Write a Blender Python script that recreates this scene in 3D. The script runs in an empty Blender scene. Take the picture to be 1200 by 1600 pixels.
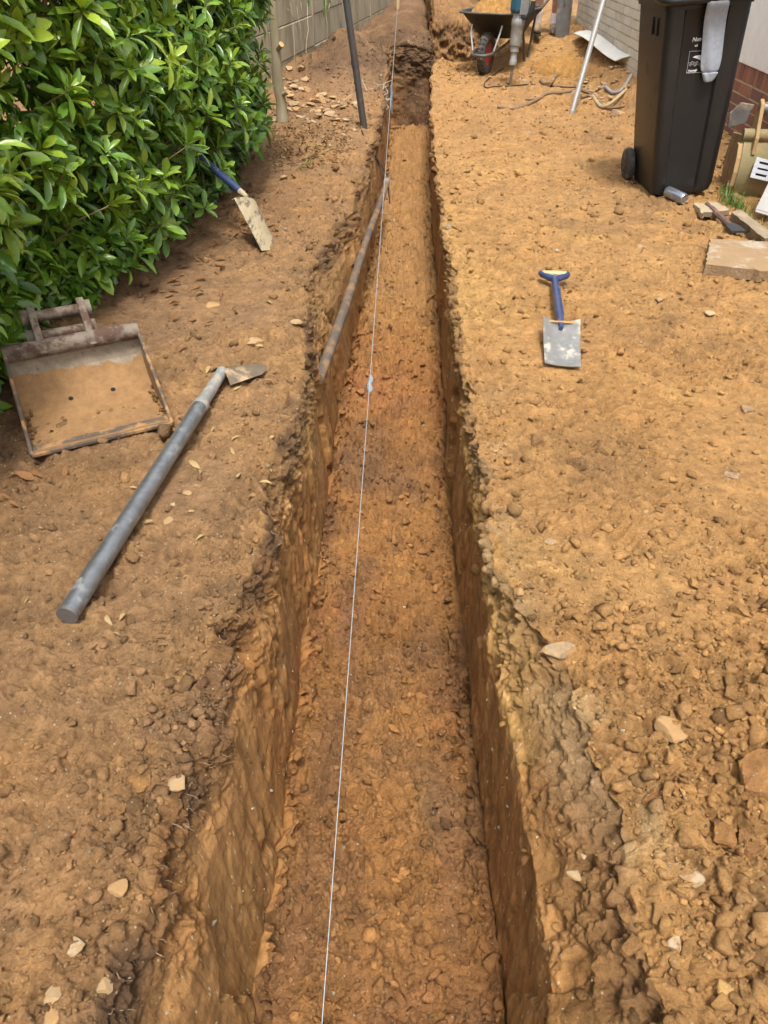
import bpy, math, random
import numpy as np
from mathutils import Vector, Matrix, Euler

random.seed(7)
rng = np.random.default_rng(11)
R = math.radians
scene = bpy.context.scene
col = scene.collection

# ------------------------------------------------------------------ camera
CAM_H, PITCH, YAW, FPX = 1.33, R(38.5), R(1.94), 1156.0
cd = bpy.data.cameras.new('camera')
cam = bpy.data.objects.new('camera', cd); col.objects.link(cam)
cam.location = (0, 0, CAM_H)
cam.rotation_euler = (R(90) - PITCH, 0, YAW)
cd.sensor_fit = 'VERTICAL'; cd.sensor_height = 36.0; cd.lens = 36.0 * FPX / 1600.0
cd.clip_start = 0.02; cd.clip_end = 500
scene.camera = cam

# ------------------------------------------------------------------ sky, sun, exposure
SUN_EL, SUN_AZ = R(68), R(172)          # azimuth from +Y towards +X
w = bpy.data.worlds.new('World'); scene.world = w; w.use_nodes = True
nt = w.node_tree; nt.nodes.clear()
wo = nt.nodes.new('ShaderNodeOutputWorld'); bg = nt.nodes.new('ShaderNodeBackground')
sky = nt.nodes.new('ShaderNodeTexSky'); sky.sky_type = 'NISHITA'; sky.sun_disc = False
sky.sun_elevation = SUN_EL; sky.sun_rotation = SUN_AZ; sky.dust_density = 4.0; sky.ozone_density = 1.0
hs = nt.nodes.new('ShaderNodeHueSaturation'); hs.inputs['Saturation'].default_value = 0.18
nt.links.new(sky.outputs[0], hs.inputs['Color']); nt.links.new(hs.outputs[0], bg.inputs['Color'])
bg.inputs['Strength'].default_value = 0.14
nt.links.new(bg.outputs[0], wo.inputs[0])
sl = bpy.data.lights.new('sun', 'SUN'); sl.energy = 2.0; sl.angle = R(10); sl.color = (1.0, 0.95, 0.87)
so = bpy.data.objects.new('sun', sl); col.objects.link(so)
sd = Vector((math.sin(SUN_AZ) * math.cos(SUN_EL), math.cos(SUN_AZ) * math.cos(SUN_EL), math.sin(SUN_EL)))
so.rotation_euler = (-sd).to_track_quat('-Z', 'Y').to_euler(); so.location = (0, 0, 12)
scene.view_settings.view_transform = 'Standard'; scene.view_settings.look = 'None'
scene.view_settings.gamma = 1.0; scene.view_settings.use_curve_mapping = False
scene.view_settings.exposure = 1.15

# ------------------------------------------------------------------ pixel -> place (1200x1600 photograph)
_fw = np.array([-math.sin(YAW) * math.cos(PITCH), math.cos(YAW) * math.cos(PITCH), -math.sin(PITCH)])
_rt = np.array([math.cos(YAW), math.sin(YAW), 0.0]); _up = np.cross(_rt, _fw)
def ray(x, y): return _fw + _rt * (x - 600) / FPX - _up * (y - 800) / FPX
def at(x, y, z=0.0):
    d = ray(x, y); t = (z - CAM_H) / d[2]; return Vector(np.array([0, 0, CAM_H]) + d * t)
def at_y(x, y, Y):
    d = ray(x, y); return Vector(np.array([0, 0, CAM_H]) + d * (Y / d[1]))
def at_x(x, y, X):
    d = ray(x, y); return Vector(np.array([0, 0, CAM_H]) + d * (X / d[0]))

# ------------------------------------------------------------------ materials
def new_mat(name):
    m = bpy.data.materials.new(name); m.use_nodes = True
    t = m.node_tree; t.nodes.clear()
    o = t.nodes.new('ShaderNodeOutputMaterial'); b = t.nodes.new('ShaderNodeBsdfPrincipled')
    t.links.new(b.outputs[0], o.inputs[0])
    return m, t, b, o
def rgba(c): return (c[0], c[1], c[2], 1.0)
def noise_node(t, vec, scale, detail=6, rough=0.6):
    n = t.nodes.new('ShaderNodeTexNoise'); n.inputs['Scale'].default_value = scale
    n.inputs['Detail'].default_value = detail; n.inputs['Roughness'].default_value = rough
    t.links.new(vec, n.inputs['Vector']); return n
def ramp(t, fac, a, b):
    r = t.nodes.new('ShaderNodeMapRange'); r.inputs['From Min'].default_value = a; r.inputs['From Max'].default_value = b
    t.links.new(fac, r.inputs['Value']); return r
def mixc(t, fac, a, b, blend='MIX'):
    m = t.nodes.new('ShaderNodeMix'); m.data_type = 'RGBA'; m.blend_type = blend
    if isinstance(fac, float): m.inputs[0].default_value = fac
    else: t.links.new(fac, m.inputs[0])
    for i, c in ((6, a), (7, b)):
        if isinstance(c, tuple): m.inputs[i].default_value = rgba(c)
        else: t.links.new(c, m.inputs[i])
    return m.outputs[2]
MATS = {}
def M(name, base, base2=None, dirt=None, scale=18, dirt_scale=6, dirt_amt=0.45, rough=0.6, metal=0.0, bump=0.15, bscale=90, spec=0.5, vec='Object', stretch=None, rough2=None):
    """weathered procedural: base / base2 mottling, a patchy dirt layer, bump"""
    if name in MATS: return MATS[name]
    m, t, b, o = new_mat(name)
    tc = t.nodes.new('ShaderNodeTexCoord'); v = tc.outputs[vec]
    if stretch:
        mp = t.nodes.new('ShaderNodeMapping'); mp.inputs['Scale'].default_value = stretch
        t.links.new(v, mp.inputs['Vector']); v = mp.outputs[0]
    base2 = base2 or tuple(c * 0.7 for c in base)
    n1 = noise_node(t, v, scale)
    r1 = ramp(t, n1.outputs['Fac'], 0.32, 0.68)
    c = mixc(t, r1.outputs[0], base2, base)
    rsock = None
    if dirt:
        n2 = noise_node(t, v, dirt_scale, 9, 0.65)
        lo = 0.72 - 0.45 * dirt_amt
        r2 = ramp(t, n2.outputs['Fac'], lo, lo + 0.12)
        c = mixc(t, r2.outputs[0], c, dirt)
        mr = t.nodes.new('ShaderNodeMapRange'); t.links.new(r2.outputs[0], mr.inputs['Value'])
        mr.inputs['To Min'].default_value = rough; mr.inputs['To Max'].default_value = 0.92
        t.links.new(mr.outputs[0], b.inputs['Roughness'])
        if metal:
            mm = t.nodes.new('ShaderNodeMapRange'); t.links.new(r2.outputs[0], mm.inputs['Value'])
            mm.inputs['To Min'].default_value = metal; mm.inputs['To Max'].default_value = 0.0
            t.links.new(mm.outputs[0], b.inputs['Metallic'])
    else:
        rr = t.nodes.new('ShaderNodeMapRange'); t.links.new(n1.outputs['Fac'], rr.inputs['Value'])
        rr.inputs['To Min'].default_value = rough + 0.08; rr.inputs['To Max'].default_value = max(0.05, rough - 0.08)
        t.links.new(rr.outputs[0], b.inputs['Roughness'])
        b.inputs['Metallic'].default_value = metal
    t.links.new(c, b.inputs['Base Color'])
    b.inputs['Specular IOR Level'].default_value = spec
    if bump:
        n3 = noise_node(t, v, bscale, 8, 0.65)
        bp = t.nodes.new('ShaderNodeBump'); bp.inputs['Strength'].default_value = bump; bp.inputs['Distance'].default_value = 0.01
        t.links.new(n3.outputs['Fac'], bp.inputs['Height']); t.links.new(bp.outputs[0], b.inputs['Normal'])
    MATS[name] = m
    return m

def soil_material(name='soil', cut=False):
    m, t, b, o = new_mat(name)
    at_ = t.nodes.new('ShaderNodeAttribute'); at_.attribute_name = 'soil'
    tc = t.nodes.new('ShaderNodeTexCoord'); v = tc.outputs['Object']
    if cut:                                     # faces cut by the bucket: marks run up and down
        mp = t.nodes.new('ShaderNodeMapping'); mp.inputs['Scale'].default_value = (1, 1, .22); t.links.new(v, mp.inputs['Vector']); v = mp.outputs[0]
    n1 = noise_node(t, v, 45, 8, 0.7); n2 = noise_node(t, v, 260, 5, 0.7)
    r1 = ramp(t, n1.outputs['Fac'], 0.25, 0.75); k_ = .88 if cut else 1.0; r1.inputs['To Min'].default_value = 0.72 * k_; r1.inputs['To Max'].default_value = 1.26 * k_
    r2 = ramp(t, n2.outputs['Fac'], 0.25, 0.75); r2.inputs['To Min'].default_value = 0.8; r2.inputs['To Max'].default_value = 1.18
    mul = t.nodes.new('ShaderNodeMath'); mul.operation = 'MULTIPLY'
    t.links.new(r1.outputs[0], mul.inputs[0]); t.links.new(r2.outputs[0], mul.inputs[1])
    n0 = noise_node(t, v, 14, 7, 0.72); r0 = ramp(t, n0.outputs['Fac'], 0.28, 0.72); r0.inputs['To Min'].default_value = 0.74; r0.inputs['To Max'].default_value = 1.22
    mul0 = t.nodes.new('ShaderNodeMath'); mul0.operation = 'MULTIPLY'; t.links.new(mul.outputs[0], mul0.inputs[0]); t.links.new(r0.outputs[0], mul0.inputs[1])
    vm = t.nodes.new('ShaderNodeVectorMath'); vm.operation = 'SCALE'
    t.links.new(at_.outputs['Color'], vm.inputs[0]); t.links.new(mul0.outputs[0], vm.inputs['Scale'])
    # pale mineral grit
    vo = t.nodes.new('ShaderNodeTexVoronoi'); vo.inputs['Scale'].default_value = 170; t.links.new(v, vo.inputs['Vector'])
    sep = t.nodes.new('ShaderNodeSeparateColor'); t.links.new(vo.outputs['Color'], sep.inputs[0])
    g1 = ramp(t, sep.outputs[0], 0.965, 0.975)
    g2 = ramp(t, vo.outputs['Distance'], 0.45, 0.3)
    gm = t.nodes.new('ShaderNodeMath'); gm.operation = 'MULTIPLY'; t.links.new(g1.outputs[0], gm.inputs[0]); t.links.new(g2.outputs[0], gm.inputs[1])
    c = mixc(t, gm.outputs[0], vm.outputs[0], (0.5, 0.4, 0.26))
    t.links.new(c, b.inputs['Base Color'])
    b.inputs['Roughness'].default_value = 0.93; b.inputs['Specular IOR Level'].default_value = 0.25
    n4 = noise_node(t, v, 130, 10, 0.75)
    bp = t.nodes.new('ShaderNodeBump'); bp.inputs['Strength'].default_value = 0.8 if cut else 0.95; bp.inputs['Distance'].default_value = 0.008 if cut else 0.018
    n5 = noise_node(t, v, 34, 8, 0.7)
    bp2 = t.nodes.new('ShaderNodeBump'); bp2.inputs['Strength'].default_value = 0.8; bp2.inputs['Distance'].default_value = 0.007 if cut else 0.03
    t.links.new(n5.outputs['Fac'], bp2.inputs['Height']); t.links.new(bp2.outputs[0], bp.inputs['Normal'])
    t.links.new(n4.outputs['Fac'], bp.inputs['Height']); t.links.new(bp.outputs[0], b.inputs['Normal'])
    return m
SOIL = soil_material(); SOILCUT = soil_material('soil_cut', True)

def leaf_material(name, color=None, rough=.28):
    m, t, b, o = new_mat(name)
    if color is None:
        a = t.nodes.new('ShaderNodeAttribute'); a.attribute_name = 'leafcol'; c = a.outputs['Color']
    else:
        rg = t.nodes.new('ShaderNodeRGB'); rg.outputs[0].default_value = rgba(color); c = rg.outputs[0]
    tc = t.nodes.new('ShaderNodeTexCoord')
    n = noise_node(t, tc.outputs['Object'], 60, 3)
    r = ramp(t, n.outputs['Fac'], 0.3, 0.7); r.inputs['To Min'].default_value = 0.85; r.inputs['To Max'].default_value = 1.12
    vm = t.nodes.new('ShaderNodeVectorMath'); vm.operation = 'SCALE'
    t.links.new(c, vm.inputs[0]); t.links.new(r.outputs[0], vm.inputs['Scale'])
    t.links.new(vm.outputs[0], b.inputs['Base Color'])
    b.inputs['Roughness'].default_value = rough; b.inputs['Specular IOR Level'].default_value = 0.5 if rough < .5 else 0.2
    tr = t.nodes.new('ShaderNodeBsdfTranslucent')
    vm2 = t.nodes.new('ShaderNodeVectorMath'); vm2.operation = 'MULTIPLY'; vm2.inputs[1].default_value = (1.5, 1.3, 0.5)
    t.links.new(vm.outputs[0], vm2.inputs[0]); t.links.new(vm2.outputs[0], tr.inputs['Color'])
    mx = t.nodes.new('ShaderNodeMixShader'); mx.inputs[0].default_value = 0.22
    t.links.new(b.outputs[0], mx.inputs[1]); t.links.new(tr.outputs[0], mx.inputs[2]); t.links.new(mx.outputs[0], o.inputs[0])
    return m
LEAF = leaf_material('leaf_foliage')

# ------------------------------------------------------------------ mesh helpers
def mesh_from_np(name, verts, faces, smooth=True):
    """faces: (n,3) or (n,4) array"""
    me = bpy.data.meshes.new(name)
    verts = np.asarray(verts, dtype=np.float32); faces = np.asarray(faces, dtype=np.int32)
    n, k = faces.shape
    me.vertices.add(len(verts)); me.vertices.foreach_set('co', verts.ravel())
    me.loops.add(n * k); me.loops.foreach_set('vertex_index', faces.ravel())
    me.polygons.add(n); me.polygons.foreach_set('loop_start', np.arange(0, n * k, k, dtype=np.int32))
    me.polygons.foreach_set('loop_total', np.full(n, k, dtype=np.int32))
    if smooth: me.polygons.foreach_set('use_smooth', np.ones(n, dtype=bool))
    me.update(calc_edges=True)
    return me
def set_col(me, attr, cols):
    a = me.color_attributes.new(attr, 'FLOAT_COLOR', 'POINT')
    c = np.ones((len(cols), 4), dtype=np.float32); c[:, :3] = cols
    a.data.foreach_set('color', c.ravel())
def tag(o, label=None, cat=None, group=None, kind=None):
    if label: o['label'] = label
    if cat: o['category'] = cat
    if group: o['group'] = group
    if kind: o['kind'] = kind
    return o
def link(name, me, mat, parent=None, loc=None, rot=None):
    o = bpy.data.objects.new(name, me); col.objects.link(o)
    if mat is not None and me is not None and not me.materials: me.materials.append(mat)
    if parent is not None: o.parent = parent
    if loc is not None: o.location = loc
    if rot is not None: o.rotation_euler = rot
    return o
def thing(name, label, cat, loc=(0, 0, 0), rot=(0, 0, 0), group=None):
    o = bpy.data.objects.new(name, None); col.objects.link(o)
    o.empty_display_size = 0.1
    o.location = loc; o.rotation_euler = rot
    return tag(o, label, cat, group)

class MB:
    def __init__(s): s.v = []; s.f = []
    def add(s, vs, fs):
        b = len(s.v); s.v += [tuple(v) for v in vs]; s.f += [tuple(i + b for i in f) for f in fs]; return s
    def box(s, c, size, rot=None):
        hx, hy, hz = [q / 2 for q in size]
        m = Euler(rot).to_matrix() if rot else Matrix.Identity(3)
        vs = [m @ Vector((x * hx, y * hy, z * hz)) + Vector(c) for x in (-1, 1) for y in (-1, 1) for z in (-1, 1)]
        return s.add(vs, [(0, 1, 3, 2), (4, 6, 7, 5), (0, 4, 5, 1), (2, 3, 7, 6), (0, 2, 6, 4), (1, 5, 7, 3)])
    def tube(s, pts, r, n=12, cap=True, flat=None):
        pts = [Vector(p) for p in pts]; k = len(pts)
        rs = r if isinstance(r, (list, tuple)) else [r] * k
        vs, fs = [], []
        t0 = (pts[1] - pts[0]).normalized()
        ref = Vector((0, 0, 1)) if abs(t0.z) < 0.9 else Vector((1, 0, 0))
        a = t0.cross(ref).normalized()
        for i, p in enumerate(pts):
            t = (pts[min(i + 1, k - 1)] - pts[max(i - 1, 0)]).normalized()
            a = (a - t * a.dot(t)).normalized(); b = t.cross(a)
            for j in range(n):
                th = 2 * math.pi * j / n
                vs.append(p + a * math.cos(th) * rs[i] + b * math.sin(th) * rs[i] * (flat or 1.0))
        for i in range(k - 1):
            for j in range(n):
                fs.append((i * n + j, i * n + (j + 1) % n, (i + 1) * n + (j + 1) % n, (i + 1) * n + j))
        if cap: fs += [tuple(range(n - 1, -1, -1)), tuple((k - 1) * n + j for j in range(n))]
        return s.add(vs, fs)
    def lathe(s, prof, n=24, m=None, cap=True):
        """prof: list of (r, h) about local z; m: Matrix 4x4"""
        m = m or Matrix.Identity(4); vs, fs = [], []; k = len(prof)
        for r, h in prof:
            for j in range(n):
                th = 2 * math.pi * j / n; vs.append(m @ Vector((r * math.cos(th), r * math.sin(th), h)))
        for i in range(k - 1):
            for j in range(n): fs.append((i * n + j, i * n + (j + 1) % n, (i + 1) * n + (j + 1) % n, (i + 1) * n + j))
        if cap: fs += [tuple(range(n - 1, -1, -1)), tuple((k - 1) * n + j for j in range(n))]
        return s.add(vs, fs)
    def prism(s, poly, h, m=None):
        """extrude a polygon (x,y) from z=0 to z=h through matrix m"""
        m = m or Matrix.Identity(4); n = len(poly)
        vs = [m @ Vector((x, y, 0)) for x, y in poly] + [m @ Vector((x, y, h)) for x, y in poly]
        fs = [tuple(range(n - 1, -1, -1)), tuple(range(n, 2 * n))] + [(i, (i + 1) % n, n + (i + 1) % n, n + i) for i in range(n)]
        return s.add(vs, fs)
    def sheet(s, rows, th):
        """thick sheet from a grid of points: rows[i][j]"""
        nr, nc = len(rows), len(rows[0]); P = [[Vector(p) for p in r] for r in rows]
        def nrm(i, j):
            a = P[min(i + 1, nr - 1)][j] - P[max(i - 1, 0)][j]; b = P[i][min(j + 1, nc - 1)] - P[i][max(j - 1, 0)]
            q = a.cross(b); return q.normalized() if q.length > 1e-9 else Vector((0, 0, 1))
        vs = [P[i][j] for i in range(nr) for j in range(nc)] + [P[i][j] - nrm(i, j) * th for i in range(nr) for j in range(nc)]
        o = nr * nc; fs = []
        for i in range(nr - 1):
            for j in range(nc - 1):
                a = i * nc + j; fs.append((a, a + nc, a + nc + 1, a + 1)); fs.append((o + a, o + a + 1, o + a + nc + 1, o + a + nc))
        for j in range(nc - 1):
            fs.append((j, j + 1, o + j + 1, o + j)); a = (nr - 1) * nc + j; fs.append((a + 1, a, o + a, o + a + 1))
        for i in range(nr - 1):
            a = i * nc; fs.append((a + nc, a, o + a, o + a + nc)); a = i * nc + nc - 1; fs.append((a, a + nc, o + a + nc, o + a))
        return s.add(vs, fs)
    def mesh(s, name, smooth=35):
        me = bpy.data.meshes.new(name); me.from_pydata([tuple(v) for v in s.v], [], s.f); me.update()
        if smooth:
            me.polygons.foreach_set('use_smooth', np.ones(len(me.polygons), dtype=bool)); me.set_sharp_from_angle(angle=R(smooth))
        return me
    def build(s, name, mat, parent=None, smooth=35, bevel=0, loc=None, rot=None):
        o = link(name, s.mesh(name, smooth), mat, parent, loc, rot)
        if bevel:
            bv = o.modifiers.new('bevel', 'BEVEL'); bv.width = bevel; bv.segments = 2; bv.limit_method = 'ANGLE'; bv.angle_limit = R(40)
        return o

# ------------------------------------------------------------------ numpy noise
def _h(ix, iy, iz, seed):
    h = (ix.astype(np.uint32) * np.uint32(374761393) + iy.astype(np.uint32) * np.uint32(668265263)
         + iz.astype(np.uint32) * np.uint32(2147483647) + np.uint32(seed * 1274126177 & 0xffffffff))
    h = (h ^ (h >> np.uint32(13))) * np.uint32(1274126177); h = h ^ (h >> np.uint32(16))
    h = (h * np.uint32(2246822519)); h = h ^ (h >> np.uint32(15))
    return (h & np.uint32(0xffffff)).astype(np.float32) / np.float32(16777215.0)
def vnoise(x, y, z, seed=0):
    x = np.asarray(x, np.float32); y = np.asarray(y, np.float32); z = np.asarray(z, np.float32)
    x, y, z = np.broadcast_arrays(x, y, z)
    xi, yi, zi = np.floor(x), np.floor(y), np.floor(z); fx, fy, fz = x - xi, y - yi, z - zi
    xi, yi, zi = xi.astype(np.int64), yi.astype(np.int64), zi.astype(np.int64)
    u = fx * fx * (3 - 2 * fx); v = fy * fy * (3 - 2 * fy); ww = fz * fz * (3 - 2 * fz)
    def L(a, b, t): return a + (b - a) * t
    c = [[[_h(xi + i, yi + j, zi + k, seed) for k in (0, 1)] for j in (0, 1)] for i in (0, 1)]
    a = [[L(c[i][j][0], c[i][j][1], ww) for j in (0, 1)] for i in (0, 1)]
    b = [L(a[i][0], a[i][1], v) for i in (0, 1)]
    return L(b[0], b[1], u) * 2 - 1
def fbm(x, y, z, f, octv=4, seed=0, gain=0.5):
    s = 0; a = 1.0; tot = 0
    for o in range(octv):
        s = s + a * vnoise(x * f + 17.3 * o, y * f - 9.1 * o, z * f + 4.7 * o, seed + o); tot += a; a *= gain; f *= 2.03
    return s / tot
def crumbs(a, b, cell, seed):
    """rounded lumps on a jittered 2D lattice; 0..1 dome heights"""
    a = np.asarray(a, np.float32) / cell; b = np.asarray(b, np.float32) / cell
    ai, bi = np.floor(a).astype(np.int64), np.floor(b).astype(np.int64); out = np.zeros_like(a)
    for i in (-1, 0, 1):
        for j in (-1, 0, 1):
            ca, cb = ai + i, bi + j; zz = np.zeros_like(ca)
            px = ca + _h(ca, cb, zz, seed); py = cb + _h(ca, cb, zz, seed + 1); rr = _h(ca, cb, zz, seed + 2)
            r = 0.18 + 0.55 * rr
            d2 = ((a - px) ** 2 + (b - py) ** 2) / (r * r)
            out = np.maximum(out, np.sqrt(np.clip(1 - d2, 0, 1)) * r / 0.73)
    return out
def ss(a, b, x): 
    t = np.clip((x - a) / (b - a), 0, 1); return t * t * (3 - 2 * t)
def lerp(a, b, t): return a + (b - a) * t

# ------------------------------------------------------------------ ground, trench
def tab(Y, pairs):
    p = np.array(pairs); return np.interp(Y, p[:, 0], p[:, 1])
def rows_y():
    ys = list(np.linspace(-30, -3.4, 12)) + list(np.linspace(-3.3, -0.3, 40)) + list(np.linspace(-0.28, 0.3, 30))[:-1]
    th = np.linspace(math.atan(0.3 / 1.33), math.atan(10.36 / 1.33), 760)
    ys += list(1.33 * np.tan(th))
    ys += list(np.linspace(10.37, 10.47, 40)) + list(np.linspace(10.48, 11.3, 30)) + list(np.linspace(11.31, 11.43, 50))
    ys += list(np.linspace(11.46, 14, 60)) + list(np.linspace(14.5, 60, 26))
    return np.array(ys)
Y = rows_y(); NR = len(Y)
z1 = np.zeros(NR)
def n1(f, seed, oct=3): return fbm(Y, z1, z1, f, oct, seed)
lipL = tab(Y, [(-4, -.46), (.39, -.45), (.66, -.44), (.79, -.415), (.97, -.40), (1.02, -.44), (1.2, -.425), (1.25, -.40), (1.52, -.38), (1.92, -.42), (2.33, -.385), (2.7, -.41), (2.98, -.42), (3.3, -.46), (3.76, -.47), (4.2, -.40), (4.52, -.37), (5.38, -.31), (6.33, -.29), (8.25, -.285), (10.38, -.28), (10.46, .20), (11.32, .2), (60, .2)])
lipR = tab(Y, [(-4, .42), (.42, .43), (.72, .42), (1.0, .395), (1.18, .365), (1.24, .31), (1.46, .245), (1.7, .25), (1.87, .275), (2.05, .235), (2.44, .22), (3.36, .22), (4.2, .20), (5.7, .185), (7.3, .18), (9.5, .22), (10.3, .34), (10.5, .85), (10.9, 1.15), (11.31, 1.2), (60, 1.2)])
nearw = np.clip(1 - (Y - 9.6) / .6, 0, 1)
lipL = lipL + (n1(2.5, 3) * .03 + n1(9, 5) * .022 + n1(35, 6, 2) * .008) * nearw
lipR = lipR + (n1(2.2, 13) * .015 + n1(8, 15) * .016 + n1(35, 16, 2) * .008) * nearw
# cut steps left by the bucket on the far left wall
lipL = lipL - .03 * np.round(vnoise(Y * 2.6, z1, z1, 44) * 1.3) * ss(2.6, 3.2, Y) * (1 - ss(6.0, 7.0, Y))
zf = tab(Y, [(-30, -.02), (-3.2, -.02), (-2.9, -.735), (2.93, -.74), (3.10, -.715), (3.25, -.645), (3.7, -.635), (6, -.66), (9, -.72), (11.31, -.72), (11.43, .32), (60, .3)])
botL = tab(Y, [(-4, -.34), (.65, -.335), (1.9, -.34), (3.0, -.345), (3.6, -.325), (5.2, -.278), (7.6, -.262), (10.38, -.265), (10.46, .22), (60, .22)])
botR = tab(Y, [(-4, .268), (.65, .268), (1.4, .242), (2.0, .222), (2.8, .205), (3.7, .202), (7.6, .19), (10.3, .24), (10.5, .8), (10.9, 1.1), (60, 1.1)])
wtL = np.minimum(lerp(lipL, botL, .55), botL - .005); wtR = np.maximum(lerp(lipR, botR, .93), botR + .006)
flare = tab(Y, [(0, .16), (1.0, .15), (1.5, .14), (2.2, .13), (4, .12), (10.6, .08), (60, .08)]) + n1(3, 21) * .03
flareL = tab(Y, [(0, .20), (1.2, .17), (2.0, .15), (4, .12), (10.6, .08), (60, .08)]) + n1(3, 22) * .04
msR = lerp(lipR, wtR, .55); fmR = flare * .45

def base_z(X, Yy):
    z = .25 * ss(9.7, 11.0, Yy) * ss(.75, 1.3, X)
    z = z + .20 * ss(1.75, 2.1, X) * ss(5.2, 8.0, Yy) * (1 - ss(9.8, 11, Yy) * .6)
    z = z + .10 * ss(8.3, 10.3, Yy) * (1 - ss(.2, .5, X)) + .34 * np.exp(-((X + .72) / .36) ** 2 - ((Yy - 9.5) / .9) ** 2) + .10 * np.exp(-((X + .1) / .3) ** 2) * ss(10.2, 10.45, Yy)
    z = z + .14 * ss(-.75, -1.35, X) * ss(6.3, 8.4, Yy) * (1 - ss(8.6, 10.2, Yy))
    z = z + .3 * ss(11.3, 11.44, Yy) * ss(.15, .3, X)* (1 - ss(1.1, 1.6, X)) 
    z = z + .10 * ss(10.5, 12.6, Yy) * ss(-.9, -.3, X) * (1 - ss(.1, .5, X))
    z = z + .06 * ss(-1.2, -1.7, X) * (1 - ss(5.5, 6.5, Yy))
    z = z + .022 * fbm(X, Yy, 0 * X, 0.9, 3, 77)
    return z

XLo = -(.72 + .52 * np.abs(Y)); XRo = .85 + .44 * np.abs(Y)
XLo = np.minimum(XLo, lipL - .3); XRo = np.maximum(XRo, lipR + .3)
EDGE = 60.0
# segments: name, n columns, (Xa, za), (Xb, zb), power
def const(v): return np.full(NR, float(v))
segs = [
    ('gl', 26, (const(-EDGE), const(0)), (XLo, const(0)), 0.35),
    ('gl', 225, (XLo, const(0)), (lipL, const(0)), 1.0),
    ('wl', 10, (lipL, const(0)), (lipL + .012, const(-.03)), 1.0),
    ('wl', 44, (lipL + .012, const(-.03)), (wtL, -flareL), 1.0),
    ('wl', 88, (wtL, -flareL), (botL, zf + .03), 1.0),
    ('fl', 8, (botL, zf + .03), (botL + .03, zf), 1.0),
    ('fl', 128, (botL + .03, zf), (botR - .03, zf), 1.0),
    ('fl', 8, (botR - .03, zf), (botR, zf + .03), 1.0),
    ('wr', 66, (botR, zf + .03), (wtR, -flare), 1.0),
    ('wr', 34, (wtR, -flare), (msR, -fmR), 1.0),
    ('wr', 26, (msR, -fmR), (lipR - .012, const(-.02)), 1.0),
    ('wr', 8, (lipR - .012, const(-.02)), (lipR, const(0)), 1.0),
    ('gr', 250, (lipR, const(0)), (XRo, const(0)), 1.0),
    ('gr', 26, (XRo, const(0)), (const(EDGE), const(0)), 2.8),
]
Xs, Zs, sec = [], [], []
bzL = base_z(lipL, Y); bzR = base_z(lipR, Y)
zfl = zf
for si, (nm, n, A, B, pw) in enumerate(segs):
    last = si == len(segs) - 1
    t = np.linspace(0, 1, n + 1)
    if not last: t = t[:-1]
    if pw < 1: t = 1 - (1 - t) ** 2.8
    elif pw > 1: t = t ** pw
    X = A[0][:, None] * (1 - t) + B[0][:, None] * t
    Z = A[1][:, None] * (1 - t) + B[1][:, None] * t
    if nm in ('gl', 'gr'): Z = Z + base_z(X, Y[:, None] + 0 * X)
    elif nm == 'wl': Z = np.where(Z > zf[:, None], Z + bzL[:, None] * np.clip((Z - zf[:, None]) / np.maximum(-zf[:, None], .02), 0, 1), Z)
    elif nm == 'wr': Z = np.where(Z > zf[:, None], Z + bzR[:, None] * np.clip((Z - zf[:, None]) / np.maximum(-zf[:, None], .02), 0, 1), Z)
    Xs.append(X); Zs.append(Z); sec += [nm] * len(t)
X0 = np.concatenate(Xs, 1); Z0 = np.concatenate(Zs, 1); NC = X0.shape[1]
sec = np.array(sec); Y0 = np.repeat(Y[:, None], NC, 1)
arc = np.zeros_like(X0); arc[:, 1:] = np.cumsum(np.sqrt(np.diff(X0, axis=1) ** 2 + np.diff(Z0, axis=1) ** 2), 1)
iL = int(np.where(sec == 'wl')[0][0]); arc = arc - arc[:, iL:iL + 1]          # 0 at the left lip
P0 = np.stack([X0, Y0, Z0], -1)
dc = np.gradient(P0, axis=1); dr = np.gradient(P0, axis=0)
N = np.cross(dc, dr); N /= np.maximum(np.linalg.norm(N, axis=-1, keepdims=True), 1e-9)
AREA = np.linalg.norm(np.cross(dc, dr), axis=-1)
isG = (sec == 'gl') | (sec == 'gr'); isL = sec == 'gl'; isR = sec == 'gr'; isWL = sec == 'wl'; isWR = sec == 'wr'; isF = sec == 'fl'
mG, mL, mR, mWL, mWR, mF = [np.broadcast_to(q[None, :], X0.shape).astype(np.float32) for q in (isG, isL, isR, isWL, isWR, isF)]
dlipL = X0 - lipL[:, None]; dlipR = X0 - lipR[:, None]      # signed distances to the lips

f3 = fbm(X0, Y0, Z0, 3.0, 4, 1); f12 = fbm(X0, Y0, Z0, 12, 4, 2); f40 = fbm(X0, Y0, Z0, 45, 3, 3)
lowA = fbm(X0, Y0, Z0, 1.3, 3, 8); lowB = fbm(X0, Y0, Z0, 2.1, 3, 9); lowC = fbm(X0, Y0, Z0, 5.0, 3, 10)
wa = fbm(X0, Y0, Z0, 38, 3, 55); wb_ = fbm(X0, Y0, Z0, 38, 3, 56)       # warp: lumps come out broken, not round
cr1 = crumbs(arc + .012 * wa, Y0 + .012 * wb_, .022, 30); cr2 = crumbs(arc + .3 + .030 * wa, Y0 + .030 * wb_, .055, 40); cr3 = crumbs(arc + .006 * wa, Y0 + .1 + .006 * wb_, .012, 50)
pit = np.clip(fbm(X0, Y0, Z0, 13, 4, 57, .6) - .12, 0, 1); rid = np.abs(fbm(X0 + .05 * lowC, Y0 * 1.3, Z0, 6.5, 4, 58)); crack = np.clip(1 - rid / .05, 0, 1) * ss(.05, .3, fbm(X0, Y0, Z0, 2.6, 3, 59))
bil = np.abs(fbm(X0, Y0, Z0, 20, 4, 60, .6))
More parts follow.
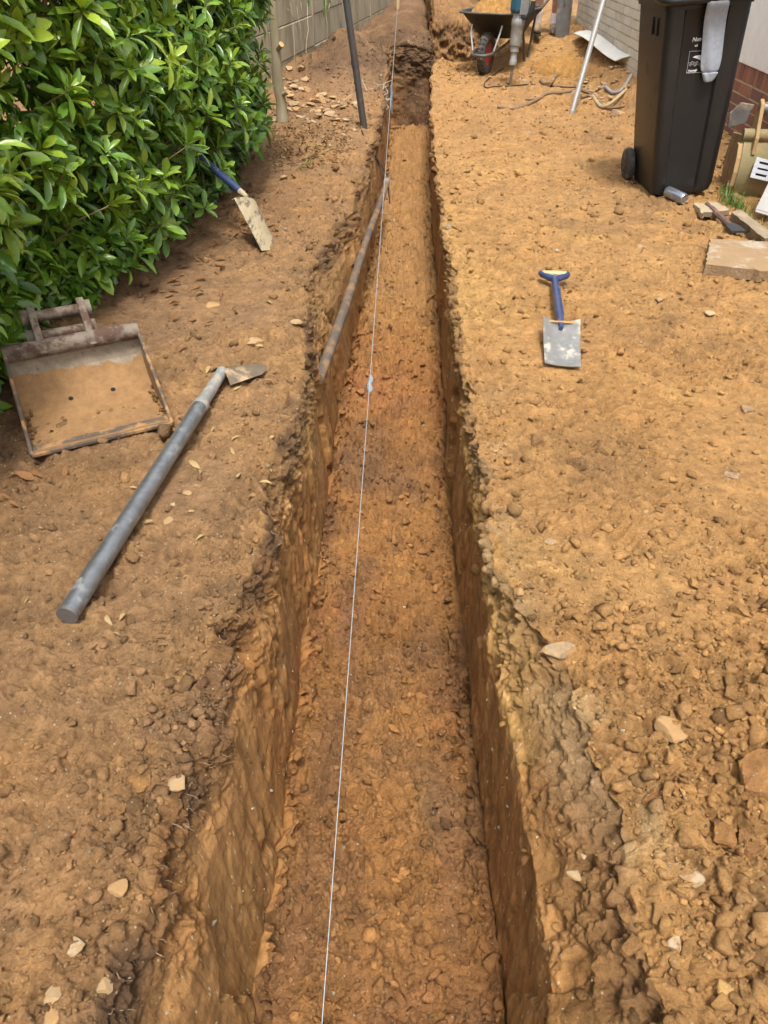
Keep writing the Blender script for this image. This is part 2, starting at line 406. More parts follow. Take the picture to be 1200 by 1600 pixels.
nearlipL = np.exp(-np.abs(dlipL) / .10) * mL; nearlipR = np.exp(-np.abs(dlipR) / .12) * mR
# how crumbly each spot is
clod = mR * (ss(1.75, .9, Y0) * ss(.05, .12, dlipR) * .9 + .35 * ss(-.05, .35, lowB) + .5 * nearlipR) \
     + mL * (.15 + .9 * nearlipL + .25 * ss(.0, .4, lowB)) + mF * (.75 + .4 * ss(-.2, .4, lowB)) \
     + mWR * .35 * ss(-.45, -.2, Z0) + mWL * .2 * ss(-.3, -.1, Z0)
clod = np.clip(clod, 0, 1)
D = np.zeros_like(X0)
D += mG * (.012 * f3 + .018 * f12 * (.6 + .4 * clod) + .010 * f40 - .065 * pit - .016 * crack + .026 * bil)
D += mF * (.040 * f3 + .038 * f12 + .018 * f40 - .10 * pit + .050 * bil)
D += (mG + mF) * (cr1 * .014 * (.35 + .65 * clod) + cr2 * .020 * ss(.35, .9, clod) + cr3 * .006 * (.4 + .6 * clod))
# walls: vertical scrape marks, broken flakes
stk = vnoise(Y0 * 70, Z0 * 4, X0 * 3, 61) * .5 + vnoise(Y0 * 28, Z0 * 2.2, X0 * 2, 62) + vnoise(Y0 * 9, Z0 * 1.5, X0, 63) * 1.3
smoothw = ss(-.4, .1, fbm(Y0, Z0, 0 * Z0, 3.2, 3, 64))
fl = np.maximum(0, fbm(Y0 * 2.2, Z0, X0, 9, 4, 65)) 
D += mWL * (.0032 * stk * (.4 + .6 * smoothw) + .016 * f3 - .050 * fl * (1 - smoothw * .95) + .006 * f12 * (1.15 - smoothw) + .002 * f40)
D += mWR * (.0030 * stk * (.4 + .6 * smoothw) + .012 * f3 - .035 * fl * (1 - smoothw * .75) + .006 * f12 * (1.2 - smoothw) + .002 * f40)
uplip = ss(-.32, -.05, Z0)
flute = _h(np.floor(Y0 * 5.5 + .8 * lowC + .35 * Z0).astype(np.int64), np.zeros(Y0.shape, np.int64), np.zeros(Y0.shape, np.int64), 71) - .5
D += (mWL + mWR) * .030 * flute * ss(-.02, -.2, Z0) * (1 - ss(9.8, 10.2, Y0))
D += mL * ss(8.4, 9.4, Y0) * (.05 * f12 + .03 * bil)
D += (mWL + mWR) * uplip * (.026 * f12 + .008 * cr1 + .005 * cr2 + .016 * f40 + .030 * bil - .08 * pit) * (1 - .85 * smoothw * ss(-.03, -.12, Z0))
# rough torn faces at the far end
endface = ss(10.34, 10.38, Y0) * (1 - mG)
D += endface * (.02 * f3 + .02 * f12)
D *= np.clip(1 - ss(12, 20, np.abs(Y0)), 0, 1)
edge_fade = np.clip(1 - ss(8, 14, np.abs(X0)), 0, 1); D *= edge_fade
# crumbled soil banked along the foot of both walls
foot = mF * (.05 * np.exp(-np.abs(X0 - botL[:, None]) / .05) + .035 * np.exp(-np.abs(X0 - botR[:, None]) / .04)) * (.6 + .8 * (lowC + .5)) * ss(-2.5, -1.5, Y0) * (1 - ss(10, 10.3, Y0))
smear = mF * ss(.08, .3, fbm(X0 * 7, Y0 * 1.6, Z0, 1.0, 3, 202)) * (1 - ss(2.6, 3.0, Y0)); D *= 1 - .75 * smear
tramp = mG * ss(-.02, .3, fbm(X0 * .8, Y0, Z0, 2.2, 3, 201)) * ss(.06, .2, np.where(mL > 0, -dlipL, dlipR)) * (1 - .6 * mR * ss(1.5, .9, Y0))
D *= 1 - .72 * tramp
# three shallow ruts left by the bucket teeth, near part of the floor
rut = mF * -.026 * (np.sin((X0 + .02) * 2 * math.pi / .17) * .5 + .5) ** 3 * (1 - ss(1.9, 2.3, Y0))
step = mF * .05 * np.exp(-((Y0 - 2.95) / .16) ** 2) * (.5 + f12)
P = P0 + N * D[..., None]; P[..., 2] += foot + rut + step
# sideways crumble of both lips
j = (fbm(Y0, Z0, X0, 16, 3, 90) * .018 + fbm(Y0, Z0, X0, 55, 2, 91) * .006)
wl = np.exp(-np.abs(dlipL) / .04) * ss(-.2, -.02, Z0) * (mWL + mL); wr = np.exp(-np.abs(dlipR) / .05) * ss(-.25, -.02, Z0) * (mWR + mR)
P[..., 0] += j * (wl + wr) * nearw[:, None]

# colours of the soil (albedo); the far block also carries painted shadow
def C(*c): return np.array(c, np.float32)
tan_, orange, brown, dark, yellow, grey, red, umber = C(.42, .245, .105), C(.37, .185, .065), C(.275, .168, .095), C(.085, .052, .032), C(.49, .305, .115), C(.40, .30, .175), C(.38, .17, .068), C(.17, .10, .056)
def mx(a, b, t): return a + (b - a) * np.clip(t, 0, 1)[..., None]
COL = np.broadcast_to(tan_, P.shape).copy()
COL = mx(COL, np.broadcast_to(orange, P.shape), ss(-.3, .4, lowA) * .5 + .25 * (f12 + .3))
# left side: browner, and dark humus towards the hedge
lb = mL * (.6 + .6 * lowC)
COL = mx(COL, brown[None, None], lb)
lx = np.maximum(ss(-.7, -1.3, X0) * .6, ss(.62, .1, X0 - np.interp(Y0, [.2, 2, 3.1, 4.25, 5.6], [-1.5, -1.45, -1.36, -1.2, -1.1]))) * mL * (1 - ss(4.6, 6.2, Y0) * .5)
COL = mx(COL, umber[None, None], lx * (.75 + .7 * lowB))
COL = mx(COL, tan_[None, None], nearlipL * ss(-.2, .3, f12) * .7 + mL * ss(.2, .5, lowC) * .35)
# right side
COL = mx(COL, (tan_ * C(1.08, 1.06, 1.0))[None, None], mR * ss(-.1, .35, lowC) * .6)
def spot(x, y, rx, ry): return np.exp(-((X0 - x) / rx) ** 2 - ((Y0 - y) / ry) ** 2)
COL = mx(COL, umber[None, None], mR * (spot(.62, 1.97, .17, .20) * (.75 + .9 * f12) + spot(.72, .58, .12, .07) * .9 + .5 * ss(.3, .55, lowB)))
COL = mx(COL, brown[None, None], mR * spot(1.5, 7.2, 1.2, 2.2) * (.35 + .7 * lowC))
COL = mx(COL, yellow[None, None], mR * (np.exp(-dlipR / .1) * (ss(2.6, 3.1, Y0) * (1 - ss(4.2, 5.2, Y0))) * .6 + spot(.33, 3.3, .2, .5) * .35 + ss(.25, .5, fbm(X0, Y0, Z0, 3.3, 3, 101)) * .5))
COL = mx(COL, grey[None, None], nearlipR ** 2 * ss(.1, .35, fbm(X0, Y0, Z0, 6, 4, 102)) * (1 - ss(2.2, 2.8, Y0)) * .8 + mR * (spot(.47, .75, .03, .08) + spot(.44, .92, .025, .05)) * ss(-.2, .3, f12) * .8)
# left wall
COL = np.where(mWL[..., None] > 0, mx(np.broadcast_to(C(.37, .215, .085), P.shape), (orange * .92)[None, None], ss(-.3, .3, lowB)), COL)
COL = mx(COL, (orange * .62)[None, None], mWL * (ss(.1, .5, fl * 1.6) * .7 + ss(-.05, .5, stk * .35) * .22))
COL = mx(COL, tan_[None, None], mWL * smoothw * ss(-.7, -.2, Z0) * .5)
COL = mx(COL, dark[None, None], mWL * ss(-.15, -.04, Z0) * ss(.08, .36, fbm(X0 * .3, Y0, Z0, 5, 4, 103)) * .85)
COL = mx(COL, umber[None, None], (mWL * ss(-.20, -.02, Z0) + nearlipL * .4) * (.55 + .5 * lowC))
# right wall: brown face under a band of yellow sand and grey crust
COL = np.where(mWR[..., None] > 0, mx(np.broadcast_to(C(.33, .185, .073), P.shape), (orange * .85)[None, None], ss(-.3, .3, lowB)), COL)
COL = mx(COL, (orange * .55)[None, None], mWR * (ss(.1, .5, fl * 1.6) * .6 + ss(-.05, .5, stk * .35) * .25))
yb = mWR * ss(-.24, -.12, Z0 + .05 * lowC) * ss(.85, 1.05, Y0) * (1 - ss(4.5, 5.5, Y0))
COL = mx(COL, yellow[None, None], yb * (.3 + .5 * ss(-.3, .3, lowC)))
COL = mx(COL, brown[None, None], mWR * ss(-.12, 0, Z0) * .45)
COL = mx(COL, grey[None, None], mWR * ss(-.13, -.03, Z0) * ss(-.1, .15, fbm(X0 * .3, Y0, Z0, 4, 3, 104)) * ss(.6, .9, Y0) * (1 - ss(2.2, 2.6, Y0)) * .38)
# floor
COL = np.where(mF[..., None] > 0, mx(np.broadcast_to(C(.42, .22, .08), P.shape), (orange * 1.0)[None, None], ss(-.3, .4, lowB)), COL)
COL = mx(COL, red[None, None], mF * (ss(.12, .4, lowC) * .5 + np.exp(-((Y0 - 3.45) / .22) ** 2) * .65))
COL = mx(COL, (umber * 1.3)[None, None], mF * (ss(.1, .45, -lowC) * .5 + np.exp(-((Y0 - 2.9) / .16) ** 2) * .45))
COL = mx(COL, grey[None, None] * .7, mF * spot(.12, 1.2, .05, .12) * .7)
COL = mx(COL, (tan_ * .95)[None, None], mF * ss(4.0, 5.0, Y0) * .65)
COL = mx(COL, C(.14, .085, .05)[None, None], mL * ss(7.9, 8.8, Y0) * ss(-1.4, -1.0, X0) * (.9 + .4 * lowC))
# far block: brown topsoil face, darkened further with painted-in shadow
fb = ss(10.35, 10.42, Y0) * (1 - ss(11.25, 11.3, Y0))
COL = mx(COL, C(.12, .072, .043)[None, None], fb * (mWL + mL + .6 * mF) * .9)
COL = mx(COL, umber[None, None], ss(11.31, 11.36, Y0) * (.55 + .8 * lowC))
COL = mx(COL, COL * .55 + .45 * (tan_ * 1.12)[None, None], tramp * mR * .7); COL = mx(COL, brown[None, None] * 1.05, tramp * mL * .5)
COL = mx(COL, C(.28, .14, .065)[None, None], smear * .5); COL = mx(COL, umber[None, None], mF * .55 * ss(.05, .35, fbm(X0 * 2.2, Y0, Z0, 2.4, 3, 203)) * (1 - ss(3.2, 3.8, Y0))); COL = mx(COL, red[None, None] * .95, mF * .16 * (1 - ss(3.6, 4.6, Y0)))
COL = mx(COL, C(.46, .27, .11)[None, None], mR * (.10 + .25 * ss(-.2, .4, lowA)))
COL *= (1 + .24 * f40 + .20 * f12 + .22 * (bil - .2))[..., None]
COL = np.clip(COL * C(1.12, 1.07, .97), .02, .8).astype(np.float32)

def grid_part(name, cols, kind='structure'):
    c0, c1 = cols
    idx = np.arange(NR * NC).reshape(NR, NC)[:, c0:c1 + 1]
    sub = P[:, c0:c1 + 1].reshape(-1, 3); n = c1 - c0 + 1
    ii = np.arange(NR * n).reshape(NR, n)
    q = np.stack([ii[:-1, :-1], ii[:-1, 1:], ii[1:, 1:], ii[1:, :-1]], -1).reshape(-1, 4)
    return sub, q, COL[:, c0:c1 + 1].reshape(-1, 3)
def first(s): return int(np.where(sec == s)[0][0])
def last(s): return int(np.where(sec == s)[0][-1])
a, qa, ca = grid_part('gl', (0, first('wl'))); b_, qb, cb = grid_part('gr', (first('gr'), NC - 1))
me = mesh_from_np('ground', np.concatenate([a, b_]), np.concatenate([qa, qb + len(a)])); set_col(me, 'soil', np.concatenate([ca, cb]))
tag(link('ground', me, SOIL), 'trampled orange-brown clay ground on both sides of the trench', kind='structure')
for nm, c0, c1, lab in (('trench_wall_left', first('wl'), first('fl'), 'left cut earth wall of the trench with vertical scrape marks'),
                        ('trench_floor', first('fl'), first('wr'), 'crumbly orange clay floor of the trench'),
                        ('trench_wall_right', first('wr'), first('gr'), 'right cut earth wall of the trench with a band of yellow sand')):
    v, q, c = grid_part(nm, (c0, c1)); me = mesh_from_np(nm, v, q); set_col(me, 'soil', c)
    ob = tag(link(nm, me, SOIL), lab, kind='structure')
    if 'wall' in nm:                            # clean cut below, crumbling topsoil above
        me.materials.append(SOILCUT); zc = v[q].mean(1); mi = (zc[:, 2] < -.13 + .05 * fbm(zc[:, 1], zc[:, 2], zc[:, 0], 9, 3, 66)).astype(np.int32); me.polygons.foreach_set('material_index', mi)

def gz(x, y):
    """height of the finished ground under a point"""
    r = int(np.clip(np.searchsorted(Y, y), 1, NR - 1)); best = None
    rr = range(max(0, r - 2), min(NR, r + 3))
    sub = P[max(0, r - 2):r + 3][:, isG]; d = (sub[..., 0] - x) ** 2 + (sub[..., 1] - y) ** 2
    return float(sub[..., 2].ravel()[int(np.argmin(d))])
def on(x, y, dz=0.0):
    p = at(x, y); z = gz(p.x, p.y)
    for _ in range(3): p = at(x, y, z); z = gz(p.x, p.y)
    return Vector((p.x, p.y, z + dz))

# ------------------------------------------------------------------ loose clods and crumbs (beyond counting)
def ico(sub):
    import bmesh
    bm = bmesh.new(); bmesh.ops.create_icosphere(bm, subdivisions=sub, radius=1.0)
    v = np.array([q.co[:] for q in bm.verts], np.float32); f = np.array([[q.index for q in p.verts] for p in bm.faces], np.int32); bm.free()
    return v, f
def rock_protos(sub, n, seed, rough=.6, cuts=7):
    v, f = ico(sub); out = []; r = np.random.default_rng(seed)
    for i in range(n):
        q = v * (1 + rough * fbm(v[:, 0] + i * 7.7, v[:, 1], v[:, 2], 1.1, 3, seed)[:, None])
        for _ in range(cuts):                       # broken flat faces
            d = r.normal(size=3); d /= np.linalg.norm(d); h = r.uniform(.35, .75)
            s = q @ d; over = np.maximum(0, s - h); q = q - over[:, None] * d
        out.append((q * np.array([1, r.uniform(.65, 1), r.uniform(.5, .85)])).astype(np.float32))
    return out, f
def hull_protos(n, seed, k=11):
    import bmesh
    out = []; r = np.random.default_rng(seed)
    for i in range(n):
        p = r.normal(size=(k + int(r.integers(0, 5)), 3)); p /= np.linalg.norm(p, axis=1, keepdims=True); p *= r.uniform(.75, 1.1, (len(p), 1)) * np.array([1, r.uniform(.6, 1), r.uniform(.5, .85)])
        bm = bmesh.new(); [bm.verts.new(q) for q in p]; bmesh.ops.convex_hull(bm, input=bm.verts); bmesh.ops.triangulate(bm, faces=bm.faces)
        lo_ = [v for v in bm.verts if not v.link_faces]; [bm.verts.remove(v) for v in lo_]; bm.verts.index_update()
        out.append((np.array([v.co[:] for v in bm.verts], np.float32), np.array([[v.index for v in f.verts] for f in bm.faces], np.int32))); bm.free()
    return out
def scatter_h(weight, n, sizes, protos, sink=.3, tint=.22, pale=.0):
    parts = []; k = len(protos); idx = np.arange(n) % k
    for i in range(k):
        m = idx == i; parts.append(scatter(weight, int(m.sum()), sizes[m], [protos[i][0]], protos[i][1], sink, tint, pale))
    return join(parts)
def join(parts):
    vs, fs, cs, o = [], [], [], 0
    for v, f, c in parts: vs.append(v); fs.append(f + o); cs.append(c); o += len(v)
    return np.concatenate(vs), np.concatenate(fs), np.concatenate(cs)
def rand_rot(n):
    q = rng.normal(size=(n, 4)); q /= np.linalg.norm(q, axis=1, keepdims=True); w_, x, y, z = q.T
    return np.stack([np.stack([1 - 2 * (y * y + z * z), 2 * (x * y - z * w_), 2 * (x * z + y * w_)], -1),
                     np.stack([2 * (x * y + z * w_), 1 - 2 * (x * x + z * z), 2 * (y * z - x * w_)], -1),
                     np.stack([2 * (x * z - y * w_), 2 * (y * z + x * w_), 1 - 2 * (x * x + y * y)], -1)], 1)
def scatter(weight, n, sizes, protos, f, sink=.3, tint=.22, pale=.0):
    wgt = (weight * AREA).ravel(); wgt = np.maximum(wgt, 0); cum = np.cumsum(wgt); idx = np.searchsorted(cum, rng.random(n) * cum[-1])
    idx = np.clip(idx, 0, len(wgt) - 1)
    pos = P.reshape(-1, 3)[idx]; nn = N.reshape(-1, 3)[idx]; cc = COL.reshape(-1, 3)[idx]
    rot = rand_rot(n); vs = []; cs = []; fs = []
    pi = rng.integers(0, len(protos), n); nv = len(protos[0])
    PR = np.stack(protos)[pi]                                   # n, nv, 3
    W = np.einsum('nij,nvj->nvi', rot, PR) * sizes[:, None, None]
    W[..., 2] *= .8
    W += (pos + nn * (sizes * (1 - sink) * .55)[:, None])[:, None, :]
    k = (1 + tint * rng.normal(size=n))[:, None]; k = np.clip(k, .55, 1.6)
    c = cc * k
    if pale > 0:
        pm = rng.random(n) < pale; c[pm] = np.array([.5, .42, .28]) * (1 + .2 * rng.normal(size=(pm.sum(), 1)))
    F = (f[None] + (np.arange(n) * nv)[:, None, None]).reshape(-1, 3)
    return W.reshape(-1, 3), F, np.repeat(np.clip(c, .03, .75), nv, 0)
vis = (np.abs(X0) < .6 + .52 * np.abs(Y0)) * (Y0 > .25) * (Y0 < 11.3)
near = np.exp(-np.clip(Y0 - .5, 0, 20) / 2.2)
bigw = vis * near * (mR * (ss(1.9, .7, Y0) * 1.6 * ss(.02, .1, dlipR) + .25 + .6 * nearlipR) + mL * (.14 + 1.6 * nearlipL * ss(2.0, 1.0, Y0) + .35 * nearlipL) + mF * 1.3 + .12 * mWR * ss(-.3, -.1, Z0))
smlw = vis * near * (1 - .6 * tramp) * (mR * (.55 + 1.5 * clod) + mL * (.45 + 1.8 * nearlipL) + mF * 1.6 + .25 * (mWL + mWR) * ss(-.25, -.05, Z0))
farw = vis * np.exp(-np.clip(4 - Y0, 0, 9)) * (mG * (.35 + .8 * ss(0, .4, lowC)) + .35 * mF) * (1 + 2.0 * ss(8.6, 9.5, Y0) * mR + 1.5 * ss(6.2, 7.0, Y0) * mL)
pr2, f2 = rock_protos(2, 14, 5); pr1, f1 = rock_protos(1, 14, 6); pr3, f3_ = rock_protos(3, 10, 9, .75, 12); hull = hull_protos(18, 31); hulls = hull_protos(14, 37, 8)
pr3 = [q * (1 + .16 * fbm(q[:, 0], q[:, 1], q[:, 2], 4, 4, 12, .65))[:, None] for q in pr3]
lumpw = vis * (mR * ss(1.7, .8, Y0) * ss(.06, .14, dlipR) + mL * 1.3 * nearlipL * ss(1.3, .9, Y0) * ss(.6, .8, Y0) + .5 * mF * near)
def powsz(n, lo, hi, p): 
    u = rng.random(n); return (lo ** (1 - p) + u * (hi ** (1 - p) - lo ** (1 - p))) ** (1 / (1 - p))
v, f, c = join([scatter(lumpw, 200, powsz(200, .016, .042, 2.4), pr3, f3_, .75, .12), scatter_h(lumpw, 500, powsz(500, .010, .032, 2.4), hull, .5, .16),
                scatter_h(bigw, 6500, powsz(6500, .006, .030, 2.9), hull, .45), scatter(bigw, 1200, powsz(1200, .008, .026, 2.6), pr2, f2, .5),
                scatter_h(farw, 3600, powsz(3600, .010, .045, 3.0), hull, .4, pale=.04)])
me = mesh_from_np('soil_clods', v, f, smooth=False); set_col(me, 'soil', c)
tag(link('soil_clods', me, SOIL), 'loose clods of clay lying on the ground and trench floor', 'clods', kind='stuff')
v, f, c = join([scatter_h(smlw, 26000, powsz(26000, .0025, .009, 2.3), hulls, .3, pale=.02), scatter_h(farw, 9000, powsz(9000, .006, .016, 2.2), hulls, .3, pale=.04),
                scatter_h(vis * near * (mWL + mWR) * ss(-.8, -.6, Z0), 500, powsz(500, .004, .012, 2.4), hulls, .7, .2, .15)])
me = mesh_from_np('soil_crumbs', v, f, smooth=False); set_col(me, 'soil', c)
tag(link('soil_crumbs', me, SOIL), 'fine crumbs of soil and grit strewn over the clay', 'crumbs', kind='stuff')
#@@OBJECTS
# ------------------------------------------------------------------ walls
rust = (.16, .07, .03); mud = (.30, .175, .075); dry_mud = (.38, .25, .13)
MORTAR = M('mortar', (.48, .37, .24), (.40, .30, .19), scale=40, rough=.95, bump=.4, bscale=200)
BRICK = [M('red_brick_%d' % i, c, tuple(q * .75 for q in c), dirt=(.33, .22, .14), dirt_scale=14, dirt_amt=.22, scale=45, rough=.9, bump=.35, bscale=160)
         for i, c in enumerate([(.27, .115, .075), (.23, .10, .07), (.31, .14, .085), (.20, .095, .075)])]
PBRICK = [M('painted_brick_%d' % i, c, tuple(q * .86 for q in c), dirt=(.34, .28, .19), dirt_scale=9, dirt_amt=.36, scale=26, rough=.8, bump=.3, bscale=140, vec='Object')
          for i, c in enumerate([(.60, .56, .46), (.56, .52, .42), (.63, .59, .50)])]
RENDER = M('white_render', (.78, .78, .76), (.70, .70, .68), dirt=(.55, .52, .46), dirt_scale=5, dirt_amt=.25, scale=12, rough=.85, bump=.25, bscale=220)
def brick_mesh(name, sx, sy, sz, seed, jit=.0016):
    r = random.Random(seed); b = MB(); b.box((0, 0, 0), (sx, sy, sz))
    b.v = [tuple(q + r.uniform(-jit, jit) for q in v) for v in b.v]
    return b.mesh(name, smooth=0)
def brick_protos(name, sx, sy, sz, mats, k=4):
    out = []
    for i in range(k):
        for m in mats:
            me = brick_mesh(name, sx, sy, sz, i * 7 + 1); me.materials.append(m); out.append(me)
    return out
# house wall: brick plinth with a brick-on-edge course, white render above
HX = 2.42
hz = at_x(1172, 104, HX).z
hw = thing('house_wall', 'house wall of red brick with white render above, behind the bin', 'wall', (HX, 3.2, 0))
HL = 4.0
MB().box((.09, HL / 2, hz / 2 - .15), (.16, HL, hz + .28)).build('mortar_bed', MORTAR, hw, smooth=0)
bp_ = brick_protos('brick', .1, .215, .065, BRICK); be_ = brick_protos('brick_on_edge', .1, .065, .102, BRICK)
k = 0; yy = .035
while yy < HL:
    o = link('brick_on_edge', random.choice(be_), None, hw, (.0565 + random.uniform(-.001, .001), yy, hz - .053)); yy += .075
zc = hz - .102 - .01 - .005 - .0325; row = 0
while zc > -.1:
    yy = .1125 + (row % 2) * .1125
    while yy < HL - .1:
        link('brick', random.choice(bp_), None, hw, (.0565 + random.uniform(-.001, .001), yy, zc), (0, 0, random.uniform(-.006, .006))); yy += .225
    zc -= .075; row += 1
rb = MB(); rb.box((.075, HL / 2, hz + 1.3), (.16, HL, 2.6)); rb.build('render_coat', RENDER, hw, smooth=0, bevel=.006)
# painted brick wall further back
PX = 2.1; PY0, PL = 7.25, 4.4
pw = thing('painted_brick_wall', 'cream painted brick wall behind the bin and leaning pole', 'wall', (PX, PY0, 0))
PM = M('cream_mortar', (.48, .44, .35), (.38, .33, .25), scale=30, rough=.95, bump=.4, bscale=150)
MB().box((.10, PL / 2, 1.1), (.17, PL, 2.4)).build('mortar_bed', PM, pw, smooth=0)
pb_ = brick_protos('brick', .1, .215, .065, PBRICK, 3)
zc = .05; row = 0
while zc < 1.06:
    yy = .1125 + (row % 2) * .1125
    while yy < PL - .1:
        link('brick', random.choice(pb_), None, pw, (.0585 + random.uniform(-.002, .002), yy, zc)); yy += .225
    zc += .075; row += 1
ub = MB()
for i in range(int(PL / .06)): ub.tube([(.012, .03 + i * .06, 1.06), (.012, .03 + i * .06, 2.3)], .022, 6)
tag(ub.build('ribbed_render', PBRICK[0], pw, smooth=60), kind='stuff')
# concrete panel wall on the left
CONC = M('old_concrete', (.36, .31, .22), (.28, .24, .165), dirt=(.22, .185, .115), dirt_scale=3.5, dirt_amt=.5, scale=9, rough=.95, bump=.5, bscale=120, stretch=(1, 1, .35))
cw0 = at(440, 110, .14); cang = math.atan2(.136, .99)
cw = thing('concrete_wall', 'weathered grey concrete panel wall beyond the hedge', 'wall', (cw0.x - .136 * 2.2 - .02, cw0.y - 2.2, 0), (0, 0, -cang))
pan = MB(); pan.box((0, 0, 0), (.05, 1.79, .296)); pme = pan.mesh('panel', 0); pme.materials.append(CONC)
for i in range(6):
    for jz in range(6):
        o = link('panel', pme, None, cw, (random.uniform(-.004, .004), .9 + i * 1.8, .06 + jz * .30)); 
        o.modifiers.new('bevel', 'BEVEL').width = .008
    if i: MB().box((-.02, i * 1.8, .85), (.11, .05, 1.9)).build('post', CONC, cw, smooth=0, bevel=.01)
pm = at_x(533, 52, 0); 
def on_conc(x, y):
    """point of the concrete wall's face under a pixel"""
    n = Vector((math.cos(cang), -math.sin(cang), 0)); p0 = cw.location + n * .027; d = Vector(ray(x, y)); c0 = Vector((0, 0, CAM_H))
    return c0 + d * ((p0 - c0).dot(n) / d.dot(n))
q1, q2 = on_conc(533, 33), on_conc(535, 71)
BLUE = M('blue_paint', (.05, .20, .42), (.09, .26, .46), dirt=(.35, .36, .33), dirt_scale=20, dirt_amt=.3, scale=30, rough=.6, bump=.2)
iw = Matrix.Rotation(cang, 4, 'Z') @ Matrix.Translation(-cw.location)
a1, a2 = iw @ q1, iw @ q2
bm_ = MB(); rws = []
for i in range(7):
    t = i / 6; c_ = a1.lerp(a2, t); rws.append([(c_.x + .006 + .004 * math.sin(5 * t), c_.y - .022 + .004 * math.sin(9 * t), c_.z), (c_.x + .009, c_.y, c_.z), (c_.x + .006, c_.y + .024, c_.z)])
bm_.sheet(rws, .003)
tag(bm_.build('blue_strip', BLUE, cw), 'strip of blue paint on the concrete wall')

# dry vine stems on the concrete wall
STRAW = M('dry_stem', (.48, .41, .26), (.35, .28, .16), scale=30, rough=.85, bump=.2)
vn = thing('dry_vine', 'straggly dry vine stems hanging down the concrete wall', 'vine', on_conc(470, 60))
vi = Matrix.Translation(-Vector(vn.location))
for (x0, y0, x1, y1) in [(452, 5, 458, 120), (462, 10, 472, 118), (468, 2, 474, 60), (484, -20, 492, 26), (505, -15, 509, 95), (515, -10, 509, 20), (530, -15, 536, 70), (448, 15, 470, 62), (520, 70, 528, 95), (535, 70, 522, 88), (554, -10, 560, 60), (478, 5, 474, 115)]:
    a_, b2 = on_conc(x0, y0), on_conc(x1, y1); pts = []
    for i in range(9):
        t = i / 8; p = a_.lerp(b2, t); off = .015 + .03 * math.sin(t * 3.1) * random.uniform(.3, 1)
        pts.append(vi @ (p + Vector((off, -.02 + .02 * math.sin(t * 6 + x0), 0))))
    MB().tube(pts, [.004 - .0022 * i / 8 for i in range(9)], 5).build('stem', STRAW, vn)
GREENL = leaf_material('vine_leaf', (.10, .20, .03))
for (x, y) in [(503, -4), (507, 6), (502, 12), (478, -6), (512, -8)]:
    p = vi @ (on_conc(x, y) + Vector((.03, -.03, 0))); MB().sheet([[p + Vector((-.012 * wv, 0, -.03 * t)) , p + Vector((0, -.006, -.03 * t)), p + Vector((.012 * wv, 0, -.03 * t))] for t, wv in ((0, .1), (.7, .9), (1.6, 1), (2.6, .6), (3.3, .08))], .0006).build('leaf', GREENL, vn)

# ------------------------------------------------------------------ sawn trunk by the wall
BARK = M('smooth_bark', (.28, .24, .15), (.20, .165, .10), dirt=(.36, .33, .22), dirt_scale=8, dirt_amt=.3, scale=14, rough=.9, bump=.35, stretch=(1, 1, .3))
CUT = M('fresh_cut_wood', (.58, .30, .11), (.50, .25, .09), scale=30, rough=.8, bump=.1)
tb = on(441, 186)
tr = thing('sawn_trunk', 'slim pruned tree trunk with orange sawn stubs at the hedge end', 'tree trunk', tb)
loc = lambda x, y: at_y(x, y, tb.y) - tb
MB().tube([(0, 0, -.05), (0, 0, .02), loc(439, 158), loc(434, 130), loc(432, 90), loc(428, 40), loc(424, -20), loc(420, -80)], [.06, .05, .042, .045, .038, .036, .03, .026], 12).build('trunk', BARK, tr)
for (x0, y0, x1, y1, r_) in [(436, 150, 451, 142, .018), (431, 80, 441, 68, .022)]:
    a_, b2 = loc(x0, y0), loc(x1, y1) + Vector((.0, -.05, 0)); st = MB().tube([a_, b2], r_, 10).build('stub', BARK, tr)
    d_ = (b2 - a_).normalized(); MB().tube([b2 - d_ * .002, b2 + d_ * .002], r_ * .97, 10).build('cut_face', CUT, st)

# ------------------------------------------------------------------ hedge
hedge = thing('hedge', 'dense glossy green laurel-like hedge along the left side', 'hedge', (-1.9, 3.2, 0))
HO = np.array([-1.9, 3.2, 0.0])
def hx(y): return np.interp(y, [.2, 1.2, 2.0, 2.6, 3.1, 4.25, 5.0, 5.6, 6.3], [-1.62, -1.56, -1.52, -1.60, -1.42, -1.26, -1.20, -1.25, -1.42])
def leaf_proto(bend, fold, wide):
    ts = [0.0, .12, .38, .66, .88, 1.0]; ws = [.03, .09, .19, .23, .13, .01]; v = []
    for t, wd in zip(ts, ws):
        zc = -bend * t * t; v += [(-wd * wide, t, zc + fold * wd), (0, t, zc), (wd * wide, t, zc + fold * wd)]
    f = []
    for i in range(5): a = i * 3; f += [(a, a + 1, a + 4, a + 3), (a + 1, a + 2, a + 5, a + 4)]
    return np.array(v, np.float32), f
LP = [leaf_proto(b, fo, wd) for b, fo, wd in [(.12, .35, .78), (.28, .5, .68), (-.08, .4, .80), (.4, .25, .72), (.18, .6, .62), (.05, .3, .88)]]
LF = np.array(LP[0][1], np.int32)
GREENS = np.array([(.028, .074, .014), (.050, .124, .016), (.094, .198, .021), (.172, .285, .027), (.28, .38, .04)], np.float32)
hr = np.random.default_rng(23)
shoots = []                                     # pos, dir, tone, scale, depth layer
def add_shoot(p, d, tone, sc, layer): shoots.append((np.array(p), np.array(d) / np.linalg.norm(d), tone, sc, layer))
HTOP = 1.62
